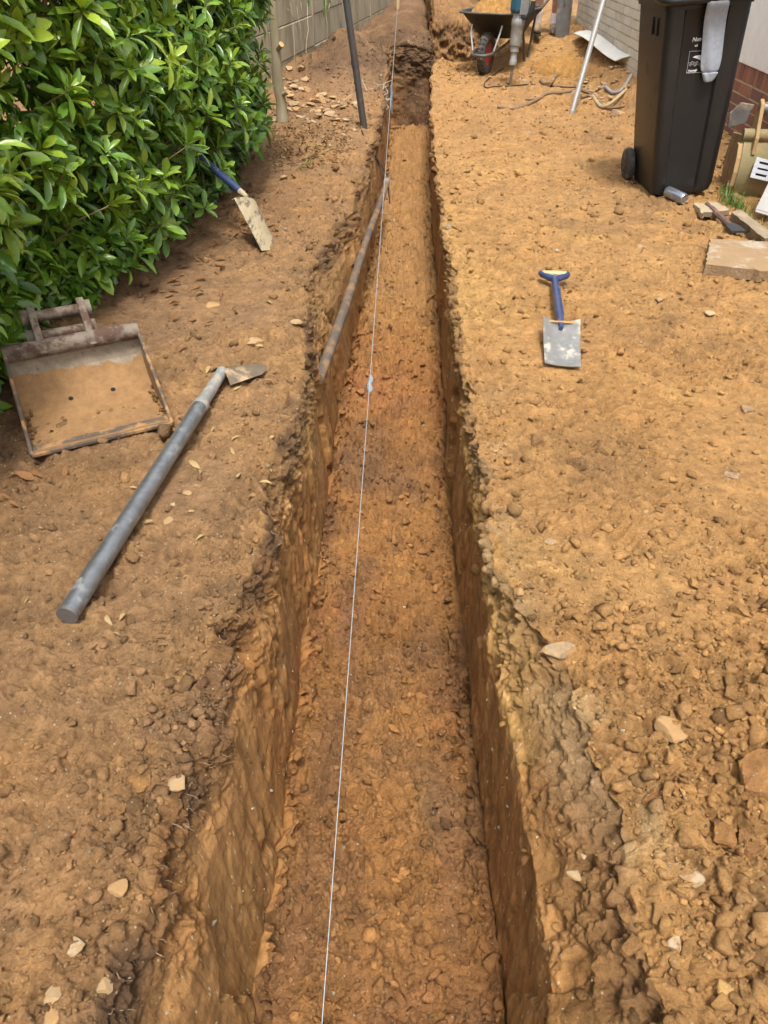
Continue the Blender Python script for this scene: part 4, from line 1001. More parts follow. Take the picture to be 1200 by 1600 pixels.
# grey sleeve hanging out of the lid
FLEECE = M('grey_fleece', (.34, .37, .42), (.27, .30, .35), dirt=(.40, .40, .40), dirt_scale=30, dirt_amt=.3, scale=35, rough=.95, bump=.5, bscale=220)
def bin_front(x, y, out):
    p = on_bin(x, y); return binm @ (p + Vector((0, -out, 0)))
sv = thing('sleeve', 'grey fleece sleeve hanging from under the bin lid', 'clothing', bin_front(1111, 4, .06))
cl = [(1113.5, -8, 17.5, .078), (1113.5, 3, 17.5, .086), (1113, 20, 17.6, .05), (1112, 45, 17.4, .032), (1110.5, 70, 16.6, .026), (1108.5, 92, 16.4, .026), (1106.5, 103, 15.4, .026), (1106, 113, 13.4, .026)]
def sleeve(cl, name, mat, nz=22, fat=.24):
    b2 = MB(); rings = []
    for i, (x, y, hw_, out) in enumerate(cl):
        p = bin_front(x, y, out); q = bin_front(x + hw_, y - 1.0, out); sx = (q - p).length; xd = (q - p).normalized(); yd = Vector((0, -1, 0)) 
        rr = []
        for k_ in range(nz):
            a_ = 2 * math.pi * k_ / nz; fold = 1 + .35 * math.sin(3 * a_ + i * .5) + .18 * math.sin(5 * a_ + i * .9)
            rr.append(p + xd * sx * math.cos(a_) + yd * sx * fat * math.sin(a_) * fold - Vector(sv.location))
        rings.append(rr)
    vs = [v for r_ in rings for v in r_]; n_ = len(rings)
    fs = [(i * nz + k_, i * nz + (k_ + 1) % nz, (i + 1) * nz + (k_ + 1) % nz, (i + 1) * nz + k_) for i in range(n_ - 1) for k_ in range(nz)]
    fs += [tuple(range(nz - 1, -1, -1)), tuple((n_ - 1) * nz + k_ for k_ in range(nz))]
    o = b2.add(vs, fs).build(name, mat, sv, smooth=70); sm = o.modifiers.new('sub', 'SUBSURF'); sm.levels = 2; sm.render_levels = 2; return o
sleeve(cl, 'sleeve_fabric', FLEECE)
sleeve([(1107, 111, 12.8, .026), (1106.5, 114, 12.6, .026), (1105, 121, 9.6, .026), (1103.5, 127.5, 6.5, .026)], 'cuff', FLEECE, fat=.4)
# drinks can
CANM = M('can_metal', (.34, .37, .45), (.42, .44, .50), scale=12, rough=.28, metal=.85, bump=.02)
CANE = M('can_end', (.70, .71, .72), (.6, .6, .62), scale=30, rough=.3, metal=.8, bump=.02)
c1, c2 = on(1040, 308, .034), on(1072, 318, .034); cdv = (c2 - c1).normalized()
can = thing('drinks_can', 'silver-blue drinks can lying against the foot of the bin', 'can', c1 - Vector((0, 0, .034)))
cm = Matrix.Translation((0, 0, .034)) @ cdv.to_track_quat('Z', 'Y').to_matrix().to_4x4()
MB().lathe([(.025, 0), (.029, .003), (.033, .012), (.033, .142), (.029, .153), (.027, .156)], 28, cm).build('can_body', CANM, can, smooth=40)
MB().lathe([(.0268, .154), (.0285, .1585), (.0265, .1590), (.0245, .155), (.002, .1545)], 28, cm).build('can_end', CANE, can, smooth=40)
sh_ = MB(); lab = []
for i in range(5):
    lab.append([cm @ Vector((.0333 * math.cos(a_), .0333 * math.sin(a_), .112 + .028 * i / 4)) for a_ in [R(-150 + k_ * 10) for k_ in range(7)]])
sh_.sheet(lab, .0004).build('label_panel', M('can_label', (.62, .68, .74), (.2, .32, .42), scale=160, rough=.4, bump=0), can)

# ------------------------------------------------------------------ wheelbarrow with its load
TRAY = M('black_tray', (.018, .018, .019), (.03, .028, .026), dirt=(.06, .045, .03), dirt_scale=7, dirt_amt=.2, scale=12, rough=.6, bump=.1, spec=.3)
FRAME = M('dull_frame', (.07, .065, .06), (.11, .10, .085), dirt=(.20, .15, .10), dirt_scale=10, dirt_amt=.4, scale=16, rough=.6, metal=.3, bump=.15)
ZINC = M('zinc_strut', (.55, .56, .57), (.46, .47, .48), scale=25, rough=.4, metal=.5, bump=.05)
REDH = M('red_hub', (.38, .025, .035), (.30, .02, .03), dirt=(.28, .18, .11), dirt_scale=18, dirt_amt=.25, scale=18, rough=.45, bump=.05)
wg = on(757, 116)
wb = thing('wheelbarrow', 'black wheelbarrow with red wheel hub at the far end of the bank', 'wheelbarrow', (wg.x, wg.y, wg.z - .006), (0, 0, R(-24)))
wm = Matrix.Translation((0, 0, .2)) @ Matrix.Rotation(R(90), 4, 'Y')
tyre = MB().lathe([(.105, -.034), (.15, -.045), (.185, -.038), (.198, -.02), (.2, 0), (.198, .02), (.185, .038), (.15, .045), (.105, .034)], 36, wm, cap=False)
for i in range(26):
    a_ = i * 2 * math.pi / 26
    for sg in (-1, 1): tyre.box(wm @ Vector((.199 * math.cos(a_), .199 * math.sin(a_), sg * .02)), (.026, .012, .012), (a_ * 0, 0, 0))
wh = MB(); whl = tyre.build('wheel', RUBBER, wb, smooth=40)
MB().lathe([(.02, -.03), (.03, -.03), (.075, -.018), (.108, -.032), (.112, 0), (.108, .032), (.075, .018), (.03, .03), (.02, .03)], 24, wm).build('hub', REDH, whl, smooth=40)
MB().tube([(-.09, 0, .2), (.09, 0, .2)], .009, 8).build('axle', ZINC, whl)
fr = MB()
fr.tube([(-.30, 1.30, .66), (-.27, 1.05, .56), (-.20, .55, .36), (-.12, .10, .24), (-.11, -.15, .215), (-.06, -.245, .21), (.06, -.245, .21), (.11, -.15, .215), (.12, .10, .24), (.20, .55, .36), (.27, 1.05, .56), (.30, 1.30, .66)], .016, 10)
fr.build('frame', FRAME, wb, smooth=60)
for sg in (-1, 1):
    MB().tube([(sg * .21, .62, .38), (sg * .24, .70, .02), (sg * .24, .78, .012), (sg * .23, .98, .50)], .014, 8).build('leg', FRAME, wb, smooth=60)
    MB().tube([(sg * .17, -.03, .47), (sg * .165, -.07, .40), (sg * .12, -.10, .24)], .010, 8).build('strut', ZINC, wb, smooth=60)
    MB().tube([(sg * .295, 1.24, .64), (sg * .305, 1.38, .70)], .02, 10).build('grip', BLACKP, wb)
ty = MB(); lv = [(.33, .20, .22, .78, .19), (.45, .26, .06, .90, .25), (.575, .325, -.13, 1.02, .31), (.578, .345, -.15, 1.04, .33)]
sections = []
for z_, wf, y0_, y1_, wbk in lv:
    p_ = []
    for k_ in range(32):
        a_ = 2 * math.pi * k_ / 32; cx, cy = math.cos(a_), math.sin(a_); s1 = (abs(cx) ** 5 + abs(cy) ** 5) ** (-1 / 5)
        p_.append((cx * s1 * wf, (y0_ + y1_) / 2 + cy * s1 * (y1_ - y0_) / 2, z_))
    sections.append(p_)
vs = [v for s_ in sections for v in s_]; fs = [tuple(range(31, -1, -1))]
for i in range(3):
    for k_ in range(32): fs.append((i * 32 + k_, i * 32 + (k_ + 1) % 32, (i + 1) * 32 + (k_ + 1) % 32, (i + 1) * 32 + k_))
tro = ty.add(vs, fs).build('tray', TRAY, wb, smooth=30); sol = tro.modifiers.new('solid', 'SOLIDIFY'); sol.thickness = .004
MB().tube([(v[0], v[1], v[2] + .004) for v in sections[3]] + [(sections[3][0][0], sections[3][0][1], sections[3][0][2] + .004)], .010, 8, cap=False).build('rim', FRAME, tro, smooth=60)
def heap_mesh(rx, ry, h, n, seed, amp=.05, cell=.05, drop=.12):
    us = np.linspace(-1, 1, n); gx, gy = np.meshgrid(us, us, indexing='ij'); rr_ = np.sqrt(gx ** 2 + gy ** 2)
    hh = h * np.clip(1 - rr_ ** 1.7, -.12, 1) - drop * ss(.8, 1.0, rr_) + amp * (fbm(gx * rx, gy * ry, 0 * gx, 7, 4, seed)) + .03 * crumbs(gx * rx, gy * ry, cell, seed) + .015 * crumbs(gx * rx, gy * ry, cell * .45, seed + 5)
    v_ = np.stack([gx * rx, gy * ry, hh], -1).reshape(-1, 3); ii_ = np.arange(n * n).reshape(n, n)
    q_ = np.stack([ii_[:-1, :-1], ii_[1:, :-1], ii_[1:, 1:], ii_[:-1, 1:]], -1).reshape(-1, 4); keep_ = (rr_.ravel()[q_] < 1.02).all(1)
    cc_ = np.array([.46, .245, .075]) * (1 + .25 * fbm(v_[:, 0], v_[:, 1], v_[:, 2], 20, 3, seed + 9))[:, None]
    m_ = mesh_from_np('soil_heap', v_, q_[keep_]); set_col(m_, 'soil', cc_); return m_
wbm = Matrix.Translation(wb.location) @ Matrix.Rotation(R(-24), 4, 'Z')
hp = link('soil_load', heap_mesh(.31, .53, .15, 90, 300, .05, .05, .02), SOIL, None, wbm @ Vector((0, .45, .57)), (0, 0, R(-24)))
tag(hp, 'heaped load of bright orange clay in the wheelbarrow', 'soil')
# spoil heaps behind
sh1 = link('spoil_heap', heap_mesh(.42, .5, .13, 90, 310, .04, .05), SOIL, None, Vector((1.72, 9.75, gz(1.72, 9.75) - .0)), (0, 0, .3)); tag(sh1, 'low heap of crumbled orange spoil beside the boots and upright shovel', 'spoil heap')

# ------------------------------------------------------------------ breaker hammer
BGREY = M('breaker_grey', (.30, .31, .30), (.23, .24, .23), dirt=(.38, .33, .26), dirt_scale=12, dirt_amt=.35, scale=16, rough=.5, metal=.3, bump=.12)
BTEAL = M('breaker_blue', (.012, .075, .12), (.02, .09, .14), dirt=(.16, .16, .14), dirt_scale=14, dirt_amt=.22, scale=20, rough=.4, bump=.08)
g0 = on(797, 133); gt = at_y(814, 0, g0.y + .02); ax = (gt - g0).normalized()
bk = thing('breaker_hammer', 'blue and grey electric breaker hammer standing on its chisel', 'power tool', g0)
bmx = ax.to_track_quat('Z', 'Y').to_matrix().to_4x4()
def lz(prof, name, mat, n=20, parent=bk, m=bmx): return MB().lathe(prof, n, m).build(name, mat, parent, smooth=40)
lz([(.006, -.05), (.014, .0), (.015, .24)], 'chisel', M('chisel_steel', (.17, .125, .085), (.12, .09, .065), dirt=(.27, .19, .11), dirt_scale=20, dirt_amt=.4, scale=20, rough=.7, bump=.2), 8)
lz([(.028, .185), (.036, .19), (.038, .23), (.032, .24), (.032, .30), (.043, .305), (.043, .355), (.036, .36)], 'tool_retainer', BGREY)
lz([(.04, .35), (.054, .36), (.06, .40), (.06, .52), (.066, .53), (.066, .58), (.058, .59), (.058, .63)], 'front_housing', BGREY, 24)
hs_ = MB(); hs_.box(bmx @ Vector((0, 0, .82)), (.13, .17, .38), bmx.to_euler()); hs_.build('motor_housing', BTEAL, bk, smooth=0, bevel=.03)
for sx in (-1, 1):
    for zz in (.66, .78, .95): MB().tube([bmx @ Vector((sx * .045, -.078, zz)), bmx @ Vector((sx * .045, -.09, zz))], .007, 8).build('screw', ZINC, bk)
for sx in (-1, 1): MB().box(bmx @ Vector((sx * .068, 0, .75)), (.012, .10, .26), bmx.to_euler()).build('side_rail', BGREY, bk, smooth=0, bevel=.004)
MB().tube([bmx @ Vector((-.05, .0, .60)), bmx @ Vector((-.11, -.02, .60)), bmx @ Vector((-.15, -.03, .66)), bmx @ Vector((-.155, -.03, .74))], [.018, .024, .028, .022], 12).build('side_handle', BLACKP, bk, smooth=60)
MB().tube([bmx @ Vector((-.05, 0, 1.0)), bmx @ Vector((-.09, 0, 1.06)), bmx @ Vector((0, 0, 1.10)), bmx @ Vector((.09, 0, 1.06)), bmx @ Vector((.05, 0, 1.0))], .02, 10).build('top_handle', BLACKP, bk, smooth=60)

# ------------------------------------------------------------------ person behind the barrow (legs in view)
SKIN = M('skin', (.52, .30, .21), (.46, .26, .18), scale=14, rough=.55, bump=.05)
SOCK = M('white_sock', (.78, .78, .80), (.70, .71, .75), scale=60, rough=.95, bump=.3)
BOOT = M('dusty_boot', (.24, .18, .11), (.17, .12, .075), dirt=(.34, .25, .15), dirt_scale=12, dirt_amt=.4, scale=16, rough=.85, bump=.2)
SHORT = M('khaki_shorts', (.13, .12, .09), (.10, .095, .07), scale=20, rough=.95, bump=.2)
SHIRT = M('navy_shirt', (.03, .04, .07), (.025, .033, .06), scale=20, rough=.95, bump=.2)
HAIR = M('brown_hair', (.05, .03, .018), (.035, .02, .012), scale=60, rough=.7, bump=.4)
py_ = 10.75; fa = at_y(838, 50, py_); fb_ = at_y(865, 42, py_ + .28)
za, zb = gz(fa.x, fa.y), gz(fb_.x, fb_.y)
pr = thing('person', 'person in shorts, white socks and dusty boots walking behind the barrow', 'person', ((fa.x + fb_.x) / 2, (fa.y + fb_.y) / 2, za))
o_ = Vector(pr.location)
A = Vector((fa.x, fa.y, max(fa.z, za) + .02)) - o_; Bf = Vector((fb_.x, fb_.y, zb + .02)) - o_
hipc = Vector((.03, .10, .92))
def skin_body(name, pts, edges, rad, mat, parent, root=0, sub=2):
    me_ = bpy.data.meshes.new(name); me_.from_pydata([tuple(p) for p in pts], edges, []); o = link(name, me_, mat, parent)
    sk = o.modifiers.new('skin', 'SKIN'); sk.use_smooth_shade = True
    for i, v_ in enumerate(me_.skin_vertices[0].data): v_.radius = (rad[i], rad[i]) if not isinstance(rad[i], tuple) else rad[i]; v_.use_root = (i == root)
    s_ = o.modifiers.new('sub', 'SUBSURF'); s_.levels = sub; s_.render_levels = sub; return o
hA, hB = hipc + Vector((-.09, -.02, -.06)), hipc + Vector((.09, .02, -.06))
kA = Vector((A.x - .02, A.y - .10, A.z + .48)); kB = Vector((Bf.x, Bf.y - .06, Bf.z + .48))
shl = hipc + Vector((-.19, -.06, .52)); shr = hipc + Vector((.19, -.02, .52))
pts = [hipc, hipc + Vector((0, -.02, .22)), hipc + Vector((0, -.05, .45)), hipc + Vector((0, -.05, .56)), hipc + Vector((0, -.07, .63)), hipc + Vector((0, -.09, .74)), hipc + Vector((0, -.085, .82)),
       hA, kA, kA.lerp(A + Vector((0, .03, .08)), .35), A + Vector((0, .03, .10)), A + Vector((0, .02, .04)), hB, kB, kB.lerp(Bf + Vector((0, .03, .08)), .35), Bf + Vector((0, .03, .10)), Bf + Vector((0, .02, .04)),
       shl, shl + Vector((-.07, .02, -.28)), shl + Vector((-.05, -.16, -.46)), shr, shr + Vector((.07, .04, -.28)), shr + Vector((.05, -.14, -.47)),
       shl + Vector((-.045, -.22, -.53)), shr + Vector((.045, -.20, -.54))]
edges = [(0, 1), (1, 2), (2, 3), (3, 4), (4, 5), (5, 6), (0, 7), (7, 8), (8, 9), (9, 10), (10, 11), (0, 12), (12, 13), (13, 14), (14, 15), (15, 16), (2, 17), (17, 18), (18, 19), (19, 23), (2, 20), (20, 21), (21, 22), (22, 24)]
rad = [(.15, .11), (.14, .10), (.16, .11), .06, .058, (.078, .092), (.06, .07), .085, .058, .062, .038, .036, .085, .058, .062, .038, .036, .055, .042, .03, .055, .042, .03, .022, .022]
skin_body('body', pts, edges, rad, SKIN, pr)
hc = pts[5]
nose = MB().tube([hc + Vector((0, -.085, .035)), hc + Vector((0, -.108, .0)), hc + Vector((0, -.088, -.012))], [.006, .014, .008], 8).build('nose', SKIN, pr, smooth=70)
for sg in (-1, 1):
    MB().lathe([(.002, -.011), (.011, -.004), (.012, .003), (.002, .011)], 10, Matrix.Translation(hc + Vector((sg * .032, -.082, .03)))).build('eye', M('eye_white', (.5, .48, .45), scale=30, rough=.3), pr, smooth=70)
    MB().lathe([(.004, -.03), (.016, -.015), (.018, .01), (.004, .03)], 10, Matrix.Translation(hc + Vector((sg * .08, .0, .01)))).build('ear', SKIN, pr, smooth=70)
MB().tube([hc + Vector((-.025, -.083, -.045)), hc + Vector((0, -.092, -.045)), hc + Vector((.025, -.083, -.045))], .005, 6).build('mouth', M('lips', (.36, .14, .11), scale=30, rough=.5), pr, smooth=70)
hv = ico(3); hvv = hv[0] * np.array([.088, .102, .085]); hvv[:, 2] *= np.where(hvv[:, 1] < -.03, .92, 1.0); hvv = hvv[:, :] * (1 + .05 * fbm(hvv[:, 0], hvv[:, 1], hvv[:, 2], 40, 2, 4))[:, None]
link('hair', mesh_from_np('hair', hvv + np.array(hc + Vector((0, .018, .055))), hv[1]), HAIR, pr)
skin_body('shirt', [hipc + Vector((0, 0, .02)), pts[1], pts[2], pts[3] - Vector((0, 0, .03)), shl, shl.lerp(pts[18], .6), shr, shr.lerp(pts[21], .6)], [(0, 1), (1, 2), (2, 3), (2, 4), (4, 5), (2, 6), (6, 7)], [(.175, .135), (.165, .125), (.185, .135), .075, .078, .065, .078, .065], SHIRT, pr)
skin_body('shorts', [hipc + Vector((0, 0, .05)), hA, hA.lerp(kA, .75), hB, hB.lerp(kB, .75)], [(0, 1), (1, 2), (0, 3), (3, 4)], [(.18, .14), .11, .095, .11, .095], SHORT, pr)
for F_, kn, wr_ in ((A, kA, shl), (Bf, kB, shr)):
    an = F_ + Vector((0, .03, .10))
    MB().tube([an + (kn - an).normalized() * .10, an + (kn - an).normalized() * .05, an, an - Vector((0, 0, .03))], [.050, .050, .047, .045], 14).build('sock', SOCK, pr, smooth=60)
    lift = .05 if F_ is A else .0
    bt = skin_body('boot', [an + Vector((0, 0, .015)), F_ + Vector((0, .04, .02 + lift * .6)), F_ + Vector((0, -.06, .012)), F_ + Vector((0, -.16, .0)), F_ + Vector((0, .085, .02 + lift))], [(0, 1), (1, 2), (2, 3), (1, 4)], [(.056, .056), (.05, .05), (.048, .04), (.04, .028), (.036, .036)], BOOT, pr)
    MB().sheet([[F_ + Vector((-.045 * q_, yy_, -.028 + (lift if yy_ > .03 else 0))), F_ + Vector((.045 * q_, yy_, -.028 + (lift if yy_ > .03 else 0)))] for yy_, q_ in ((.115, .75), (.05, .95), (-.06, 1.05), (-.15, .95), (-.20, .55))], .018).build('sole', RUBBER, pr)
for wi_, sg in ((23, -1), (24, 1)):
    hb_ = pts[wi_]; hp_, he_, hr_ = [hb_ + Vector((0, .03, .02)), hb_ + Vector((0, -.03, -.035))], [(0, 1)], [(.026, .018), (.04, .017)]
    for fi, (fx, ln) in enumerate(((-.03, .055), (-.01, .066), (.01, .07), (.03, .06))):
        i0 = len(hp_); hp_ += [hp_[1] + Vector((fx, -.03, -.012)), hp_[1] + Vector((fx, -.03 - ln * .45, -.035)), hp_[1] + Vector((fx, -.03 - ln * .4, -.065))]; he_ += [(1, i0), (i0, i0 + 1), (i0 + 1, i0 + 2)]; hr_ += [.010, .009, .008]
    i0 = len(hp_); hp_ += [hp_[0] + Vector((-sg * .035, -.03, -.01)), hp_[0] + Vector((-sg * .045, -.06, -.025))]; he_ += [(0, i0), (i0, i0 + 1)]; hr_ += [.011, .009]
    skin_body('hand', hp_, he_, hr_, SKIN, pr)
# shovel standing in the spoil beside the person
b0 = at(878, 64, .20); hl = at_y(884, -8, b0.y + .03); te = at_y(866, -80, b0.y - .1)
s4 = thing('shovel', 'dark steel shovel with reddish shaft standing upright by the boots', 'shovel', b0)
blade(s4, Vector((0, 0, -.03)), L_(s4, hl), .19, Vector((-.35, -1, .2)), STEELD, curl=.022, tipw=.85)
d_ = Vector((-.10, .02, 1)).normalized(); hs0 = L_(s4, hl)
MB().tube([hs0 - Vector((.0, .02, .10)), hs0 + d_ * .04], [.008, .02], 12).build('socket', STEELD, s4)
MB().tube([hs0 + d_ * .03, hs0 + d_ * .66], [.019, .017], 12).build('shaft', BROWNW, s4)
t_handle(s4, hs0 + d_ * .72, d_, Vector((1, .2, 0)))
MB().tube([hs0 + Vector((-.10, -.04, .12)), hs0 + Vector((-.115, -.04, -.06)), hs0 + Vector((-.12, -.04, -.18))], .015, 10).build('wooden_strut', BROWNW, s4)

# ------------------------------------------------------------------ board, poles
BOARD = M('white_board', (.56, .55, .51), (.50, .49, .45), dirt=(.48, .42, .33), dirt_scale=6, dirt_amt=.25, scale=12, rough=.7, bump=.08)
cs = [(896, 53), (917, 48), (962, 93), (986, 86)]
def bpt(x, y, zz): return at(x, y, zz)
a0, a1_, b0_, b1_ = bpt(896, 53, .30), bpt(917, 48, .33), bpt(962, 94, .27), bpt(986, 86, .33)
bo = thing('white_board', 'flat white board lying on rubble at the foot of the painted wall', 'board', b0_ - Vector((0, 0, .02)))
rw = []
for i in range(9):
    t = i / 8; wv_ = .018 * math.sin(t * 5.5); rw.append([L_(bo, a0.lerp(b0_, t)) + Vector((0, 0, wv_)), L_(bo, a0.lerp(b0_, t).lerp(a1_.lerp(b1_, t), .5)) + Vector((0, 0, wv_ + .006)), L_(bo, a1_.lerp(b1_, t)) + Vector((0, 0, wv_))])
MB().sheet([r_[::-1] for r_ in rw], .009).build('sheet', BOARD, bo, smooth=60)
ALU = M('white_pole', (.30, .29, .28), (.24, .23, .22), dirt=(.36, .28, .19), dirt_scale=14, dirt_amt=.28, scale=25, rough=.45, metal=.2, bump=.06)
p0 = on(893, 176, -.02); p1 = at_y(943, 0, 7.95); dd = (p1 - p0); 
tt = (PX - .02 - p0.x) / dd.x; ptop = p0 + dd * tt
po = thing('pole', 'pale grey pole leaning against the painted wall', 'pole', p0)
MB().tube([(0, 0, 0), L_(po, ptop) * .98], .024, 16).build('tube', ALU, po, smooth=60)
MB().tube([(0, 0, -.002), L_(po, ptop) * .012], .0255, 16).build('foot_cap', M('grey_cap', (.25, .22, .2), scale=30, rough=.7), po)
DPIPE = M('dark_pole_mat', (.055, .05, .047), (.04, .037, .035), dirt=(.20, .15, .10), dirt_scale=7, dirt_amt=.35, scale=14, rough=.55, bump=.15)
p0 = on(572, 200, -.12); p1 = at_y(541, 0, p0.y + .05); dd = p1 - p0
dp = thing('dark_pole', 'dark muddy pole standing upright on the left trench edge', 'pole', p0)
MB().tube([(0, 0, 0), dd * .3, dd * .6, dd, dd * 1.7], [.029, .028, .0275, .027, .026], 16).build('shaft', DPIPE, dp, smooth=60)
MB().tube([dd * .56, dd * .61], .031, 16).build('collar', DPIPE, dp, smooth=60)

# ------------------------------------------------------------------ old pipe in the trench, cables, string line
OLDP = M('old_lead_pipe', (.11, .085, .062), (.065, .052, .042), dirt=(.22, .125, .055), dirt_scale=9, dirt_amt=.5, scale=16, rough=.8, bump=.4)
pa, pb = at_x(509, 566, -.355), at(604, 284, -.30)
pp = thing('old_pipe', 'old muddy service pipe jutting along the left side of the trench', 'pipe', pa)
nseg = 14; pts = []
for i in range(nseg + 1):
    t = i / nseg; p = pa.lerp(pb, t) - pa; pts.append(p + Vector((.006 * math.sin(t * 9), 0, .008 * math.sin(t * 6 + 1))))
pts[0] = pts[0] - (pts[1] - pts[0]).normalized() * .18
MB().tube(pts, [.0235 + .001 * math.sin(i * 2.3) for i in range(nseg + 1)], 16).build('pipe_run', OLDP, pp, smooth=60)
MB().tube([pts[-1] - (pts[-1] - pts[-2]).normalized() * .09, pts[-1] + (pts[-1] - pts[-2]).normalized() * .005], [.025, .027], 16).build('pipe_end', M('pipe_end_grey', (.24, .22, .20), (.16, .14, .12), scale=24, rough=.7, bump=.2), pp)
CABLE = M('black_cable', (.018, .017, .016), (.03, .028, .025), scale=30, rough=.55, bump=.1)
def px_path(lst, z=None, lift=.006):
    out = []
    for q_ in lst:
        p = on(q_[0], q_[1], lift) if len(q_) == 2 else at(q_[0], q_[1], q_[2]); out.append(p)
    return out
def smooth_path(p, k=5):
    out = []
    for i in range(len(p) - 1):
        a_, b2, c_, d__ = p[max(i - 1, 0)], p[i], p[i + 1], p[min(i + 2, len(p) - 1)]
        for j_ in range(k):
            t = j_ / k; out.append(.5 * ((2 * b2) + (c_ - a_) * t + (2 * a_ - 5 * b2 + 4 * c_ - d__) * t * t + (3 * b2 - a_ - 3 * c_ + d__) * t ** 3))
    out.append(p[-1]); return out
def cable(name, label, cat, path, r_, mat, taper=0.0, n=8, group=None):
    p = smooth_path(path); o = MB(); base = Vector(path[0]); k_ = len(p)
    o.tube([q_ - base for q_ in p], [r_ * (1 - taper * i / (k_ - 1)) for i in range(k_)], n)
    ob = o.build(name, mat, None, smooth=70, loc=base); return tag(ob, label, cat, group)
cable('cable', 'thin black cables dangling over the left trench edge to the pipe end', 'cable', [on(565, 203, .01), at(574, 222, -.02), at(587, 244, -.12), pb + Vector((0, .02, .05)), pb + Vector((.01, -.02, .0)), pb + Vector((.03, -.10, -.14))], .006, CABLE)
cable('cable', 'second thin cable end looping down behind the pipe end', 'cable', [at(584, 240, -.12), at(592, 258, -.22), at(598, 276, -.30), at(600, 284, -.34)], .005, CABLE)
cable('cable', 'black power cable trailing from the breaker hammer across the clay', 'cable', px_path([(786, 106), (770, 118), (757, 131), (760, 138), (775, 136), (800, 135), (830, 133), (858, 133), (880, 137), (905, 139), (925, 147), (945, 143)]) + [at(962, 122, .08), at(978, 100, .18)], .007, CABLE)
STICK = M('root_bark', (.22, .145, .08), (.15, .095, .05), dirt=(.34, .23, .12), dirt_scale=12, dirt_amt=.35, scale=20, rough=.9, bump=.4)
cable('root', 'crooked forked root lying on the right bank below the breaker', 'root', px_path([(777, 170), (800, 172), (822, 166), (840, 157), (856, 148), (880, 146), (905, 143), (934, 137)], lift=.012), .020, STICK, .4)
cable('stick', 'thin twig crossing the forked root', 'stick', px_path([(820, 157), (836, 156), (850, 149), (862, 146)], lift=.01), .008, STICK, .4)
cable('stick', 'short thick stick lying by the spoil heap', 'stick', px_path([(850, 87), (862, 94), (876, 102), (898, 111)], lift=.02), .024, STICK, .3)
cable('stick', 'long pale stick lying beside the bin', 'stick', px_path([(908, 155), (930, 150), (950, 144), (982, 136)], lift=.014), .014, STICK, .3)
cable('stick', 'pale stick under the white board', 'stick', px_path([(930, 128), (950, 130), (980, 131)], lift=.02), .018, M('pale_stick', (.38, .29, .17), (.30, .22, .12), scale=20, rough=.9, bump=.3), .2)
cable('hose', 'short grey hose end beside the bin', 'hose', px_path([(950, 115), (962, 121), (975, 123), (986, 121)], lift=.02), .016, M('grey_hose', (.30, .29, .30), scale=20, rough=.6), .0)
STRING = M('builders_line', (.24, .31, .35), (.38, .42, .42), scale=90, rough=.8, bump=.2)
s0, sB = at(503, 1600, .05), at(622, 0, .40)
sA = s0 + (s0 - sB) * .06
def on_line(y):
    lo_, hi_ = 0.0, 1.0
    for _ in range(40):
        m_ = (lo_ + hi_) / 2; d = np.array(s0.lerp(sB, m_)) - np.array([0, 0, CAM_H]); yy = 800 - FPX * (d @ _up) / (d @ _fw)
        if yy > y: lo_ = m_
        else: hi_ = m_
    return s0.lerp(sB, lo_)
strg = thing('string_line', 'taut pale blue builder\'s line stretched along the trench', 'string', (s0.x, s0.y, s0.z))
sp_ = [L_(strg, q_) for q_ in (sA, s0, on_line(800), on_line(596), on_line(270), on_line(140), sB)]
for q_ in sp_[2:6]: q_.z -= .004
MB().tube(sp_, [.0007, .0007, .0008, .0009, .0012, .0016, .002], 6).build('line', STRING, strg, smooth=70)
kn = L_(strg, on_line(596)) - Vector((0, 0, .008))
MB().tube([kn + Vector((0, .055, .004)), kn + Vector((.003, .03, -.004)), kn + Vector((-.002, 0, -.005)), kn + Vector((.003, -.03, -.008)), kn + Vector((.002, -.055, -.004))], [.004, .010, .0085, .012, .004], 9).build('line_bundle', M('line_bundle_mat', (.15, .18, .19), (.25, .27, .27), scale=120, rough=.9, bump=.6, bscale=300), strg, smooth=70)
k2 = L_(strg, on_line(148)) - Vector((0, 0, .02))
MB().tube([k2 + Vector((0, 0, .09)), k2 + Vector((.004, 0, .03)), k2 + Vector((0, 0, -.04)), k2 + Vector((.01, 0, -.12))], [.006, .010, .008, .004], 8).build('blue_tie', M('blue_tie_mat', (.16, .28, .42), scale=50, rough=.8), strg, smooth=70)
pk = thing('line_peg', 'wooden peg in the far bank holding the string line', 'peg', (sB.x, sB.y, gz(sB.x, sB.y) - .1))
MB().box((0, 0, .25), (.045, .045, .5)).build('peg', WOOD, pk, smooth=0, bevel=.004)
MB().box((0, 0, .505), (.05, .05, .012)).build('peg_head', WOOD, pk, smooth=0, bevel=.004)

# ------------------------------------------------------------------ right edge: second bucket, vent, post, slabs, chisel
OLIVE = M('olive_bucket', (.26, .21, .10), (.20, .165, .08), dirt=(.35, .22, .10), dirt_scale=8, dirt_amt=.45, scale=12, rough=.8, bump=.25)
OLIVE2 = M('olive_bucket_side', (.42, .28, .13), (.34, .22, .10), dirt=(.20, .15, .07), dirt_scale=10, dirt_amt=.35, scale=12, rough=.85, bump=.25)
gb = on(1138, 303); B2W = .40
b2o = thing('excavator_bucket', 'olive-brown narrow excavator bucket standing against the house wall', 'bucket', (gb.x + .02, gb.y + .02, gb.z - .01), (0, 0, R(-8)))
back = [(0.0, 0.0), (-.03, .06), (-.035, .14), (-.02, .22), (.02, .29), (.07, .33)]        # (y,z): curved back facing the viewer
rows = [[(B2W * j_ / 10, y_, z_) for j_ in range(11)] for y_, z_ in back]
MB().sheet(rows, .008).build('back_plate', OLIVE, b2o, smooth=50)
